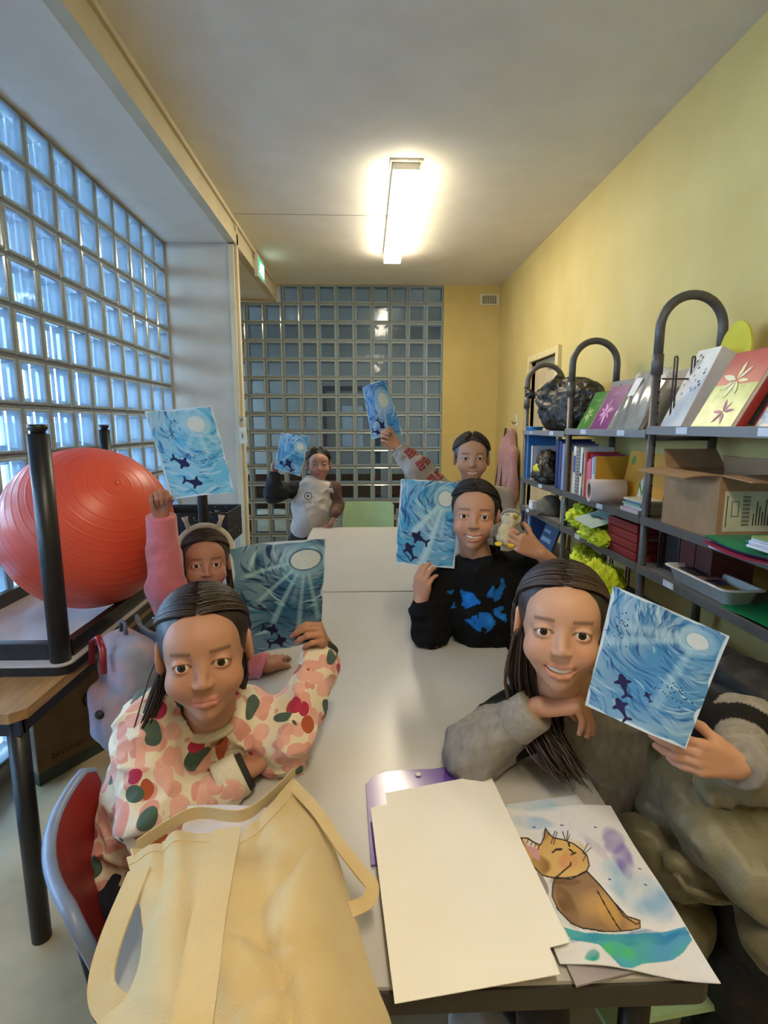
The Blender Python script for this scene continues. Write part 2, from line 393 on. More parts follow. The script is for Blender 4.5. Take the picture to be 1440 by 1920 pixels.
def glass_wall(name, label, origin, rz, cols, rows, pw, ph, skip=lambda i, j: False, mm=None, dep=.08, ins=.036):
    root = lab(thing(name, label, 'window'), label); del root['category']; root['kind'] = 'structure'
    root.location = origin; root.rotation_euler = (0, 0, rz)
    me = block_mesh(pw-.014, ph-.014, dep, ins); mb = MB()
    Wt, Ht = cols*pw, rows*ph
    for j in range(rows+1):
        r = [i for i in range(cols) if not (skip(i, min(j, rows-1)) and skip(i, max(j-1, 0)))]
        mb.box((min(r)*pw, .012, j*ph-.009), ((max(r)+1)*pw, .036, j*ph+.009))
    for i in range(cols+1):
        r = [j for j in range(rows) if not (skip(min(i, cols-1), j) and skip(max(i-1, 0), j))]
        mb.box((i*pw-.009, .0125, min(r)*ph), (i*pw+.009, .0355, (max(r)+1)*ph))
    mb.build('mortar_grid', mm, root)
    for i in range(cols):
        for j in range(rows):
            if skip(i, j): continue
            o = bpy.data.objects.new('glass_block', me); COL.objects.link(o); o.parent = root; o.location = ((i+.5)*pw, 0, (j+.5)*ph)
    return root
# left wall: blocks .213, local x -> +Y (rz=90deg), local +y -> -X (outside)
glass_wall('window_1', 'long daylit glass block window on the left', (XL, PY0-20*.213, ZS-13*.2145), math.pi/2, 20, 13, .213, .2145, mm=mortar_in)
# partition across the end of the room: columns .2
NC = 12; PWB = (.877-(-1.526))/NC
glass_wall('window_2', 'grey glass block partition across the end of the room', (-1.526, YB, 0), 0, NC, 15, PWB, ZC/15, skip=lambda i, j: j == 14 and i < 3, mm=mortar_m, ins=.024)
# ------------------------------------------------------------------ outside the window: overhang, low wall, ground
out_m = mat('outside_render', '#8e98a6', .9, '#838d9b', 2)
tag(S('outside_canopy', MB().box((-5.6, -4, 3.2), (-1.75, 14, 3.35)), out_m), 'concrete canopy outside the glass blocks', kind='structure')
tag(S('outside_wall', MB().box((-9.2, -6, -.1), (-9, 22, 1.55)), out_m), 'low rendered wall outside the glass blocks', kind='structure')
tag(S('outside_ground', MB().box((-30, -10, -.16), (-1.7, 30, -.1)), mat('outside_paving', '#8f99a8', .9)), 'paved ground outside', kind='structure')
# ------------------------------------------------------------------ corridor seen through the partition
cor_w = mat('corridor_paint', '#b8b5ac', .8, '#aeaba2', 3); cor_b = mat('corridor_wood', '#5a4334', .6, '#4a3628', 12, stretch=(1, 1, 9))
tag(S('corridor_wall', MB().box((-3.2, 9.4, 0), (3, 9.5, 3.1)).box((1.6, YB+.1, 0), (1.7, 9.4, 3.1)).box((-3.2, YB+.12, 0), (-3.1, 8.6, 2.6)).box((-3.2, YB+.12, 2.6), (-3.1, 9.4, 3.1)).box((-3.2, YB, -.1), (XL-.15, YB+.12, 3.2)), cor_w), 'grey corridor walls behind the glass partition', kind='structure')
tag(S('corridor_ceiling', MB().box((-3.2, YB+.1, 3.1), (1.7, 9.5, 3.2)), cor_w), 'pale corridor ceiling behind the partition', kind='structure')
tag(S('corridor_floor', MB().box((-3.2, YB+.12, -.06), (1.7, 9.5, .001)), floor_m), 'corridor floor behind the partition', kind='structure')
cd_ = thing('door_1', 'grey corridor door in a dark frame seen through the glass partition', 'door', (-.25, 9.36, 0)); del cd_['category']; cd_['kind'] = 'structure'
S('leaf', MB().box((-.42, 0, 0), (.42, .04, 2.05)), mat('door_grey', '#9a9894', .5), cd_)
S('door_frame', MB().box((-.5, -.03, 0), (-.42, .05, 2.13)).box((.42, -.03, 0), (.5, .05, 2.13)).box((-.42, -.03, 2.05), (.42, .05, 2.13)), mat('door_frame_dark', '#4b4f55', .5), cd_)
S('door_window', MB().box((-.15, -.004, 1.1), (.2, 0, 1.8)), mat('door_pane', '#c9d2da', .2), cd_)
for k, (x0, x1) in enumerate(((-1.6, -.75), (-.65, .2), (.3, 1.1))):
    lb = ['brown wooden bench behind the partition below the standing child', 'brown wooden bench behind the middle of the partition', 'brown wooden bench behind the right end of the partition'][k]
    bn = thing('corridor_bench', lb, 'bench', (x0, 7.0, 0), group='benches in the corridor')
    S('bench_seat', MB().box((0, 0, .40), (x1-x0, .36, .46)), cor_b, bn)
    S('bench_back', MB().box((0, .34, .50), (x1-x0, .38, .82)), mat('bench_back_brown', '#7a5238', .6, '#6a452e', 14), bn)
    for xx in (.03, x1-x0-.09):
        S('leg', MB().box((xx, .03, 0), (xx+.06, .09, .4)), cor_b, bn); S('leg', MB().box((xx, .29, 0), (xx+.06, .38, .55)), cor_b, bn)
# ------------------------------------------------------------------ door in the yellow wall (far right, behind the shelving)
dd = thing('door_2', 'beige door in a yellow frame in the right wall behind the shelving', 'door', (XR, DY0, 0)); del dd['category']; dd['kind'] = 'structure'
fr_m = mat('yellow_door_frame', '#d9c68f', .5)
S('leaf', MB().box((.03, .0, .0), (.07, DY1-DY0, DZ)), mat('beige_door', '#c3b08a', .55, '#b9a680', 8), dd)
S('door_frame', MB().box((-.03, -.06, 0), (.05, 0, DZ+.05)).box((-.03, DY1-DY0, 0), (.05, DY1-DY0+.06, DZ+.05)).box((-.03, 0, DZ), (.05, DY1-DY0, DZ+.05)), fr_m, dd)
S('light_leak_panel', MB().box((.095, -.06, 0), (.1, DY1-DY0+.06, DZ+.06)), fr_m, dd)  # unseen panel added behind the leaf to stop daylight leaking in
S('door_closer', MB().box((.02, .1, DZ-.1), (.05, .32, DZ-.05)), mat('door_closer_grey', '#8b8778', .4), dd)
# ------------------------------------------------------------------ ceiling lamps
lamp_m = mat('lamp_housing', '#e9e2cd', .5)
def lamp(x, y0, y1, label):
    t = thing('ceiling_lamp', label, 'lamp', (x, y0, ZC), group='ceiling lamps')
    Lg = y1-y0
    S('mounting_plate', MB().box((-.095, -.03, -.012), (.095, .12, 0), bevel=.003), lamp_m, t)
    S('housing', MB().box((-.078, 0, -.045), (.078, Lg, -.001)), lamp_m, t)
    m = _M.get('lamp_glow') or bpy.data.materials.new('lamp_glow')
    if 'lamp_glow' not in _M:
        m.use_nodes = True; N = m.node_tree.nodes; e = N.new('ShaderNodeEmission'); e.inputs[0].default_value = (1, .88, .66, 1); e.inputs[1].default_value = LAMP_W
        m.node_tree.links.new(e.outputs[0], N['Material Output'].inputs[0]); _M['lamp_glow'] = m
    S('diffuser', MB().box((-.074, .0, -.088), (.074, Lg, -.0505), bevel=.008), m, t)
    S('end_cap', MB().box((-.077, -.004, -.05), (.077, .019, -.001), bevel=.003), lamp_m, t)
    S('end_cap', MB().box((-.077, Lg-.019, -.05), (.077, Lg+.004, -.001), bevel=.003), lamp_m, t)
    S('pull_wire', MB().cyl((0, .03, -.09), (0, .05, -.088), .0015, 6), mat('wire_grey', '#8c8c80', .5), t)
lamp(.245, 3.44, 5.17, 'lit fluorescent ceiling lamp over the far table')
cl = thing('corridor_fill_lamp', 'unseen light panel added to brighten the corridor behind the partition', 'lamp', (1.28, 7.2, 3.1))  # added fill light, kept out of view, brightens the corridor behind the blocks
S('fill_lamp_tray', MB().box((-.3, -.3, -.03), (.3, .3, 0)), lamp_m, cl)
cg = bpy.data.materials.new('corridor_fill_glow'); cg.use_nodes = True; _e = cg.node_tree.nodes.new('ShaderNodeEmission'); _e.inputs[0].default_value = (1, .94, .84, 1); _e.inputs[1].default_value = 14; cg.node_tree.links.new(_e.outputs[0], cg.node_tree.nodes['Material Output'].inputs[0])
S('diffuser', MB().box((-.27, -.27, -.034), (.27, .27, -.0305)), cg, cl)
lamp(.245, -.95, .55, 'lit fluorescent ceiling lamp above the camera')
# ------------------------------------------------------------------ exit sign, vent, wall switch
ex = thing('exit_sign', 'small green and white lit exit sign on the beam', 'sign', (XBEAM+.0125, 5.22, 2.80))
S('sign_case', MB().box((0, -.15, -.02), (.035, .15, .17), bevel=.004), mat('sign_case_white', '#d8d4c4', .5), ex)
S('sign_face', MB().box((.0351, -.14, .0), (.037, .14, .15)), mat('exit_green', '#1f8f6c', .4, emit=.8), ex)
gw = mat('exit_white', '#e8fff4', .4, emit=1.6)
S('arrow', MB().box((.0371, .02, .02), (.038, .12, .13)), gw, ex)
S('running_figure', MB().ell((.0378, -.05, .115), (.0008, .013, .013)).tube([(.0378, -.05, .1), (.0378, -.045, .06)], .008, 6).tube([(.0378, -.045, .06), (.0378, -.02, .045), (.0378, -.025, .02)], .006, 6).tube([(.0378, -.045, .06), (.0378, -.075, .035), (.0378, -.1, .035)], .006, 6).tube([(.0378, -.05, .09), (.0378, -.085, .075)], .005, 6).tube([(.0378, -.05, .09), (.0378, -.015, .08)], .005, 6), gw, ex)
vt = thing('air_vent', 'white slotted air vent high on the yellow end wall', 'vent', (1.385, YB, 2.86))
S('vent_frame', MB().box((-.11, -.012, -.06), (.11, 0, -.045)).box((-.11, -.012, .045), (.11, 0, .06)).box((-.11, -.012, -.045), (-.085, 0, .045)).box((.085, -.012, -.045), (.11, 0, .045)), mat('vent_white', '#d6cfae', .5), vt)
S('vent_opening', MB().box((-.085, -.002, -.045), (.085, 0, .045)), mat('vent_dark', '#4a443a', .8), vt)
for k in range(9): S('slat', MB().box((-.083+k*.0195, -.01, -.045), (-.075+k*.0195, -.002, .045)), mat('vent_white'), vt)
sw = thing('wall_switch', 'small white switch box on the pillar edge', 'switch', (-1.0, PY0-.012, 1.40))
S('cover', MB().box((-.012, -.022, -.07), (.045, 0, .06), bevel=.004), mat('switch_white', '#dcd8cc', .4), sw)
S('rocker', MB().box((.003, -.026, -.03), (.03, -.0221, .03), bevel=.002), mat('switch_white2', '#c9c4b6', .4), sw)
S('indicator', MB().box((.012, -.028, -.015), (.02, -.0262, .008)), mat('switch_dark', '#3a3836', .4), sw)
sw2 = thing('call_box', 'little beige box above the switch on the pillar', 'box', (-1.0, PY0-.012, 1.49))
S('cover', MB().box((-.008, -.018, -.012), (.03, 0, .06), bevel=.003), mat('callbox_beige', '#b9ad90', .4), sw2)
S('button', MB().cyl((.011, -.018, .03), (.011, -.022, .03), .007, 10), mat('switch_dark'), sw2)
# ================================================================== FURNITURE
black_m = mat('black_metal', '#1b1a1c', .38, '#141416', 30, .03, 200)
grey_top = mat('grey_laminate', '#bdb8b1', .30, '#b7b2aa', 3, .02, 400)
wood_m = mat('honey_wood', '#a8824f', .38, '#8f6a3c', 7, .03, 60, stretch=(9, 1, 9))
white_edge = mat('white_laminate', '#c9c4c6', .35, '#c2bdc0', 8)
# ---- the two grey work tables, end to end
def work_table(x0, x1, y0, y1, label):
    t = thing('work_table', label, 'table', (x0, y0, 0), group='grey work tables end to end'); W, L = x1-x0, y1-y0
    r = .022
    def rr(o, rad):
        pts = []
        for cx, cy, a in ((W-o-rad, L-o-rad, 0), (o+rad, L-o-rad, 90), (o+rad, o+rad, 180), (W-o-rad, o+rad, 270)):
            for k in range(6): an = math.radians(a+k*18); pts.append((cx+rad*math.cos(an), cy+rad*math.sin(an)))
        return pts
    MB().prism(rr(.004, r), .006, Matrix.Translation((0, 0, .739))).build('table_top', grey_top, t)
    MB().prism(rr(0, r+.004), .034, Matrix.Translation((0, 0, .7048))).build('edge_band', mat('dark_edge_band', '#3a3631', .5), t)
    MB().box((.06, .06, .65), (W-.06, .085, .704)).box((.06, L-.085, .65), (W-.06, L-.06, .704)).box((.06, .06, .65), (.085, L-.06, .704)).box((W-.085, .06, .65), (W-.06, L-.06, .704)).build('apron', black_m, t)
    for x in (.07, W-.07):
        for y in (.07, L-.07):
            lg = MB().cyl((x, y, .02), (x, y, .68), .022).build('leg', black_m, t); MB().cyl((x, y, 0), (x, y, .02), .026).build('foot', black_m, lg)
TX0, TX1 = -.372, .47
work_table(TX0, TX1, .60, 2.318, 'grey laminate table in front carrying the tote bag and papers')
work_table(TX0-.02, TX1-.02, 2.326, 3.868, 'empty grey laminate table at the far end')
# ---- wooden side table with another table upside down on it
wt = thing('side_table', 'wooden side table with black legs below the glass blocks', 'table', (-1.5, 1.325, 0))
W, L = .60, 2.45
MB().prism([(0, 0), (W-.03, 0), (W, .03), (W, L), (0, L)], .028, Matrix.Translation((0, 0, .712))).build('table_top', wood_m, wt)
MB().box((.03, .04, .655), (W-.03, .065, .712)).box((.03, L-.065, .655), (W-.03, L-.04, .712)).box((W-.055, .05, .655), (W-.03, L-.05, .712)).box((.03, .05, .655), (.055, L-.05, .712)).build('apron', black_m, wt)
for x in (.06, W-.055):
    for y in (.065, L-.07):
        MB().cyl((x, y, 0), (x, y, .71), .026, 20).build('leg', black_m, wt)
ut = thing('upturned_table', 'black and white table turned upside down on the wooden side table', 'table', (-1.5, 1.54, .740))
W2, L2 = .61, 1.60
def rrect(W, L, o, rad):
    pts = []
    for cx, cy, a in ((W-o-rad, L-o-rad, 0), (o+rad, L-o-rad, 90), (o+rad, o+rad, 180), (W-o-rad, o+rad, 270)):
        for k in range(5): an = math.radians(a+k*22.5); pts.append((cx+rad*math.cos(an), cy+rad*math.sin(an)))
    return pts
MB().prism(rrect(W2, L2, 0, .04), .026).build('edge_band', black_m, ut)
MB().prism(rrect(W2, L2, .004, .036), .005, Matrix.Translation((0, 0, .026))).build('table_top', white_edge, ut)
for lo, hi in (((.045, .045, .031), (W2-.045, .075, .085)), ((.045, L2-.075, .031), (W2-.045, L2-.045, .085)), ((W2-.05, .075, .031), (W2-.02, L2-.075, .085)), ((.045, .075, .031), (.075, L2-.075, .085))):
    MB().box(lo, hi, bevel=.003).build('apron_rail', black_m, ut)
for x in (.045, W2-.045):
    for y in (.045, L2-.06):
        lg = MB().cyl((x, y, .031), (x, y, .715), .029, 24).build('leg', black_m, ut)
        MB().lathe([(.0, .715), (.020, .715), (.019, .722), (.026, .729), (.026, .742), (.0, .742)], 20, Matrix.Translation((x, y, 0))).build('foot_glide', black_m, lg)
# ---- exercise ball lying in the upturned table
ball = thing('exercise_ball', 'big orange-red ribbed exercise ball lying in the upturned table', 'ball', (-1.03, 2.01, .806))
br = .296
def ballp(lat, lon, r):
    return Vector((r*math.cos(lat)*math.cos(lon), r*math.cos(lat)*math.sin(lon), r*math.sin(lat)))
Mb = Matrix.Translation((0, 0, br)) @ (_rt*.62+_up*.53-_fw*.58).to_track_quat('Z', 'Y').to_matrix().to_4x4()
prof = []
ribs = [math.radians(a) for a in (86, 80, 72, 64, 57, 50, 43, 36, 30, 24, 18, 12, 6, 0, -6, -12, -18, -24, -30, -36, -43, -50, -57, -64, -72, -80, -86)]
for k in range(361):
    la = math.radians(-90+k*.5); dd_ = min(abs(la-q) for q in ribs); r = br+.0014*math.exp(-(dd_/.006)**2)
    prof.append((r*math.cos(la), r*math.sin(la)))
MB().lathe(prof, 72, Mb).build('ball_skin', mat('ball_orange', '#e0573c', .38, '#d84e34', 5, .02, 200, spec=.5, sub=.1), ball)
MB().lathe([(.0, 0), (.008, 0), (.008, .002), (0, .002)], 14, Mb @ Matrix.Translation((0, 0, br-.001))).build('valve_plug', mat('ball_valve', '#c43c26', .4), ball)
# ---- cardboard box on the floor below the side table
card = mat('brown_cardboard', '#6f573f', .85, '#644d37', 14, .04, 120)
bx = thing('recycling_box', 'large brown printed cardboard box on the floor under the side table', 'box', (-1.497, 2.15, 0), math.radians(-30))
MB().box((0, 0, 0), (.16, .66, .50), bevel=.003).build('carton', card, bx)
MB().box((-.001, -.001, 0), (.161, .661, .055)).build('green_base_band', mat('box_green', '#3d463c', .8), bx)
MB().box((.145, .02, .5), (.175, .64, .503)).build('flap', card, bx)
bx_side = wmat(bx) @ frame((.1606, .04, 0), (0, 1, 0), (0, 0, 1))
ink = mat('box_print_dark', '#2c221a', .8); whi = mat('box_print_white', '#8d7c68', .8)
text('print', 'cogib', .15, bx_side @ Matrix.Translation((.32, .29, 0)), ink, bx, .0004)
text('print', 'Déposez ici vos consommables', .04, bx_side @ Matrix.Translation((.30, .43, 0)), whi, bx, .0004)
text('print', 'C O L L E C T E', .022, bx_side @ Matrix.Translation((.24, .20, 0)), ink, bx, .0004)
text('print', 'brother', .045, bx_side @ Matrix.Translation((.09, .10, 0)), ink, bx, .0004)
bx_end = wmat(bx) @ frame((0, -.0006, 0), (1, 0, 0), (0, 0, 1))
MB().box((.0, -.0012, .06), (.155, -.0004, .48)).build('end_label', mat('box_end_grey', '#76685a', .8), bx)
# ---- patterned storage box at the far end of the side table
sb = thing('storage_box', 'black fabric storage box with white doodle pattern at the far end of the side table', 'box', (-1.36, 3.32, .7402))
blk_pat = mat('black_doodle_fabric', '#17161a', .8, '#b7b2a8', 42, fac=(.33, .36))
for lo, hi, nm in (((0, 0, 0), (.50, .012, .2), 'side_panel'), ((0, .36, 0), (.50, .372, .2), 'side_panel'), ((0, .012, 0), (.012, .36, .2), 'side_panel'), ((.488, .012, 0), (.50, .36, .2), 'side_panel'), ((.012, .012, 0), (.488, .36, .01), 'base')):
    MB().box(lo, hi).build(nm, blk_pat, sb)
MB().tube([(0, 0, .2), (.5, 0, .2), (.5, .372, .2), (0, .372, .2)], .004, 6, closed=True).build('rim_piping', black_m, sb)
# ------------------------------------------------------------------ chairs
def chair(label, loc, rz, col, frame_m, seat_h=.44, arms=False, rim=None, group=None):
    c = thing('school_chair', label, 'chair', loc, rz, group); m = mat('chair_'+col, col, .5, None, 10)
    def seat(u, v): x = (u-.5)*.40; y = (v-.5)*.38; return Vector((x, y, seat_h-.012*math.cos(x*7)-.02*max(0, v-.75)**1.2))
    MB().grid(seat, 10, 10, .012).build('seat', m, c)
    def back(u, v): x = (u-.5)*.42; return Vector((x, -.175-.03+.16*(x*x)/.0441*.35-.06*v, seat_h+.19+v*.22-(.02 if abs(u-.5) > .44 else 0)))
    bk = MB().grid(back, 14, 8, .012).build('backrest', m, c)
    if rim:
        pts = [back(i/14, 1) for i in range(15)]+[back(1, 1-j/8) for j in range(1, 9)]+[back(1-i/14, 0) for i in range(1, 15)]+[back(0, j/8) for j in range(1, 8)]
        MB().tube(pts, .012, 8, closed=True).build('rim', rim, bk)
    for s in (-1, 1):
        MB().tube([(s*.17, .17, .011), (s*.165, .15, seat_h-.03), (s*.165, -.14, seat_h-.03)], .011, 8).build('leg', frame_m, c)
        MB().tube([(s*.18, -.20, .011), (s*.165, -.15, seat_h-.03), (s*.165, -.185, seat_h+.12), (s*.165, -.215, seat_h+.36)], .011, 8).build('leg', frame_m, c)
        if arms:
            ar = MB().tube([(s*.215, -.16, seat_h+.06), (s*.225, -.10, seat_h+.15), (s*.225, .12, seat_h+.15)], [.02, .022, .022], 10).build('armrest', black_m, c)
    MB().tube([(-.165, -.02, seat_h-.03), (.165, -.02, seat_h-.03)], .009, 8).build('crossbar', frame_m, c)
    return c
grey_tube = mat('grey_tube', '#6e7276', .35, None, 20, metal=.4); blue_rim = mat('blue_grey_rim', '#7b8aa6', .35)
# ---- shelving
steel = mat('dark_grey_steel', '#5e5b59', .45, '#565351', 25, .02, 300, metal=.25); steel_l = mat('shelf_grey', '#7d7c7e', .45, '#767577', 18)
FX, BX = 1.17, 1.425
posts = [1.30, 2.19, 3.10, 3.95]; ptop = [1.70, 1.70, 1.66, 1.62]
sh = thing('shelving_unit', 'dark grey steel shelving with arched tube tops along the yellow wall', 'shelving', (FX, 1.30, 0))
def SB(name, mb, m=steel, parent=sh): return mb.build(name, m, parent, kw=True)
for y, zt in zip(posts, ptop):
    for x in (FX, BX):
        q = SB('post', MB().cyl((x, y, 0), (x, y, zt), .017, 14)); SB('collar', MB().cyl((x, y, zt-.02), (x, y, zt+.06), .0225, 14), steel, q)
    rr = (BX-FX)/2; zc = zt+.16
    a = SB('arch', MB().tube([(FX, y, zt+.04)]+[(FX+rr-rr*math.cos(math.pi*k/16), y, zc+rr*math.sin(math.pi*k/16)) for k in range(17)]+[(BX, y, zt+.04)], .0185, 14))
    for k in range(20): SB('hole', MB().box((FX-.0005+.004, y-.0177, .85+k*.042), (FX+.006+.004, y-.0165, .858+k*.042)), mat('hole_black', '#161515', .9), sh)
LEV = [(1.455, 1.47, 1.455, 1.44), (1.10, 1.10, 1.098, 1.095), (.89, .893, .893, .893), (.61, .61, .61, .61), (.22, .22, .22, .22)]
SZ = {}
for lv, zs in enumerate(LEV):
    for b in range(3):
        y0, y1 = posts[b], posts[b+1]; z = zs[b+1]; SZ[(lv, b)] = z
        p = SB('shelf', MB().box((FX-.005, y0+.012, z-.006), (BX+.015, y1-.012, z)), steel_l)
        SB('front_lip', MB().box((FX-.028, y0+.004, z-.028), (FX-.018, y1-.004, z+.006), bevel=.002).box((FX-.018, y0+.015, z-.028), (FX+.0, y1-.015, z-.006)), steel_l if lv == 0 else steel, p)
        SB('label_strip', MB().box((FX-.0292, y0+.35 if lv % 2 else y0+.6, z-.022), (FX-.0284, y0+.42 if lv % 2 else y0+.67, z+.002)), mat('label_paper', '#c9cbd6', .6), p)
        if lv == 0: SB('label_strip', MB().box((FX-.0292, y0+.18, z-.022), (FX-.0284, y0+.25, z+.002)), mat('label_paper'), p)
    for y in posts:
        SB('side_brace', MB().cyl((FX, y, zs[0]-.03), (BX, y, zs[0]-.03), .008, 8))
# slanted display boards along the top shelf
for b in (0, 1):
    y0, y1 = posts[b]+.03, posts[b+1]-.03; z = SZ[(0, b)]
    M = frame((FX+.13, y0, z+.012), (0, 1, 0), (.36, 0, .93))
    SB('display_board', MB().box((0, 0, -.004), (y1-y0, .27, 0), M, bevel=.001), steel_l)
    for k in range(6): SB('rivet', MB().cyl(M @ Vector((.08+k*.13, .245, -.004)), M @ Vector((.08+k*.13, .245, -.0055)), .004, 8), mat('hole_black'), sh)
# wire dividers hooked on the shelves
wire = mat('wire_grey_dark', '#4f4c4a', .4, metal=.4)
def divider(y, z, h=.27, two=True):
    mb = MB()
    for x in (FX+.05, FX+.12) if two else (FX+.06,):
        mb.tube([(x-.006, y, z-.02)]+[(x-.006*math.cos(math.pi*k/6), y, z+h+.006*math.sin(math.pi*k/6)) for k in range(7)]+[(x+.006, y, z-.02)], .0035, 6)
    mb.cyl((FX, y, z+h-.08), (FX+.14, y, z+h-.08), .004, 6)
    SB('wire_divider', mb, wire)
divider(2.145, 1.47); divider(3.05, 1.455, .2); divider(2.145, .90, .19)
for y in (2.75, 2.95, 3.35, 3.6): SB('wire_divider', MB().cyl((BX-.02, y, .62), (BX-.02, y, 1.08), .004, 6).cyl((BX-.02, y+.03, .62), (BX-.02, y+.03, 1.08), .004, 6), wire)
# ================================================================== WHAT STANDS ON THE SHELVES
paper_w = mat('book_pages', '#d8d2c4', .8, '#cbc4b4', 200, stretch=(1, 30, 1))
def book(label, th, h, d, loc, col, rz=0, tilt=0, group=None, cat='book', name='book', lying=False, rough=.45, M0=None, band=None):
    'standing book: spine to the room (-X), thickness along Y'
    t = thing(name, label, cat, (0, 0, 0), 0, group); m = mat('cover_'+col, col, rough, None, 12)
    M = M0 if M0 is not None else Matrix.Translation(loc) @ Matrix.Rotation(rz, 4, 'Z') @ Matrix.Rotation(tilt, 4, 'X')
    t.matrix_world = M; t.location = M.translation; t.rotation_euler = M.to_euler()
    c = .0018
    MB().box((0, 0, 0), (d, c, h)).box((0, th-c, 0), (d, th, h)).box((0, c, 0), (c, th-c, h)).build('cover', m, t)
    MB().box((c, c, .003), (d-.003, th-c, h-.003)).build('pages', paper_w, t)
    if band: MB().box((-.0004, c, h*band[1]), (0, th-c, h*band[2])).build('spine_label', mat('band_'+band[0], band[0], .5), t)
    return t
def dframe(x0, y0, wd, z, lean, skew=0): return frame((x0, y0+wd, z), (skew, -1, 0), (lean, 0, 1))
def yat(x, X=FX, y=880): return PX(x, y, X).y
# --- second shelf, middle bay: row of books (far to near)
z = SZ[(1, 1)]
row = [('#c98a3a', .016, .235, 'thin orange book at the far end of the middle book row', None),
       ('#d9d8d6', .036, .265, 'thick white book with blue letters in the middle book row', ('#3f5f9e', .45, .8)),
       ('#a79c94', .030, .255, 'grey spiral bound book in the middle book row', None),
       ('#9c9690', .022, .240, 'plain grey book beside the spiral bound one', None),
       ('#e4e1da', .026, .262, 'tall white book with a small red mark', ('#8a2f3a', .4, .47)),
       ('#2f4a86', .014, .232, 'thin blue and yellow book in the middle book row', ('#d2b13c', .2, .5)),
       ('#c7a67c', .020, .236, 'beige book between the blue and red ones', None),
       ('#b5332b', .022, .240, 'red book next to the pink ones', None),
       ('#dd7d92', .013, .190, 'first of three pink booklets beside the red book', None),
       ('#e0698a', .013, .205, 'middle one of three pink booklets', None),
       ('#e58aa0', .014, .207, 'last of three pink booklets nearest the pale blue ones', None),
       ('#a93a68', .012, .232, 'dark magenta book beside the pink booklets', None),
       ('#e8e6ef', .010, .215, 'thin white booklet beside the magenta book', None),
       ('#6fa7d6', .022, .222, 'pale blue booklet in the middle book row', ('#d8e6f2', .2, .6)),
       ('#cf9a35', .008, .225, 'thin yellow booklet before the orange picture book', None)]
y = 3.035
for k, (c, th, h, lb, band) in enumerate(row):
    y -= th*1.12
    b = book(lb, th, h, .17, (FX+.0, y, z+.0005), c, 0, 0, 'books in the middle row', band=band)
    if 'spiral' in lb:
        for q in range(13): MB().tube([(.004+.008*math.cos(a), th/2+th*.55*math.sin(a)*1, .02+q*.018) for a in [math.pi*2*i/8 for i in range(8)]], .0016, 5, closed=True).build('wire_ring', wire, b)
    y -= .001
# orange picture book leaning, cover turned to the room
Mo = dframe(FX+.105, 2.235, .425, z+.001, .18, -.06)
ob = thing('picture_book', 'orange picture book with a white round badge lettered in green', 'book', Mo.translation)
MB().box((0, 0, -.012), (.425, .26, 0), Mo, bevel=.001).build('cover', mat('cover_orange', '#c98f2e', .5, '#bd8227', 6), ob, kw=True)
bd = MB().cyl(Mo @ Vector((.25, .085, .0002)), Mo @ Vector((.25, .085, .0012)), .07, 32).build('badge', mat('badge_white', '#d4d0c2', .5), ob, kw=True)
text('lettering', 'Nép', .085, Mo @ Matrix.Translation((.25, .085, .0018)), mat('letter_green', '#4f8f3e', .5), ob)
MB().cyl(Mo @ Vector((.06, .215, .0002)), Mo @ Vector((.06, .215, .001)), .022, 20).build('green_mark', mat('letter_green'), ob, kw=True)
# paper roll + booklets at the near end of that bay
rl = thing('paper_roll', 'big roll of pink-white paper lying across the middle shelf', 'roll', (FX-.05, 2.66, z+.063))
Mr = frame((FX-.05, 2.66, z+.063), (0, 0, 1), (1, 0, 0)) 
ax = Vector((1, -.18, 0)).normalized()
def ringtube(p0, ax, Ln, ro, ri, mb, n=36):
    a = ax.cross(Vector((0, 0, 1))).normalized(); b = a.cross(ax).normalized(); R = []
    for (t, r) in ((0, ri), (0, ro), (Ln, ro), (Ln, ri)): R.append([mb.bm.verts.new(p0+ax*t+a*r*math.cos(2*math.pi*k/n)+b*r*math.sin(2*math.pi*k/n)) for k in range(n)])
    for i in range(4):
        A, B = R[i], R[(i+1) % 4]
        for k in range(n): f = mb.bm.faces.new((A[k], A[(k+1) % n], B[(k+1) % n], B[k])); f.smooth = i in (1, 3)
    return mb
p0 = Vector((FX-.075, 2.60, z+.064))
ringtube(p0, ax, .165, .056, .040, MB()).build('paper', mat('roll_paper', '#c3b4ac', .7, '#bbaba2', 5), rl, kw=True)
ringtube(p0+ax*.002, ax, .161, .0399, .034, MB()).build('cardboard_core', mat('roll_core', '#7f6a55', .8), rl, kw=True)
zz = z+.001
for k, (c, th, lb, dx) in enumerate((('#b9a6b0', .022, 'thick pale pink booklet at the bottom of the booklet pile', 0), ('#c9c5c0', .012, 'white booklet second from the bottom of the pile behind the roll', .012), ('#7fae95', .008, 'pale green booklet in the pile behind the roll', .006), ('#6c87b5', .010, 'blue booklet near the top of the pile behind the roll', .018), ('#d0cdb9', .008, 'cream booklet on top of the pile behind the roll', .01))):
    book(lb, th, .16, .13, None, c, group='booklets in the pile behind the roll', M0=Matrix.Translation((FX-.02+dx, 2.44+dx, zz)) @ Matrix.Rotation(math.radians(90), 4, 'X') @ Matrix.Translation((0, 0, 0)) if False else Matrix.Translation((FX-.02+dx, 2.375-dx*.4, zz+th)) @ Matrix.Rotation(math.radians(-90), 4, 'X') @ Matrix.Translation((0, 0, -.16)))
    zz += th+.0005
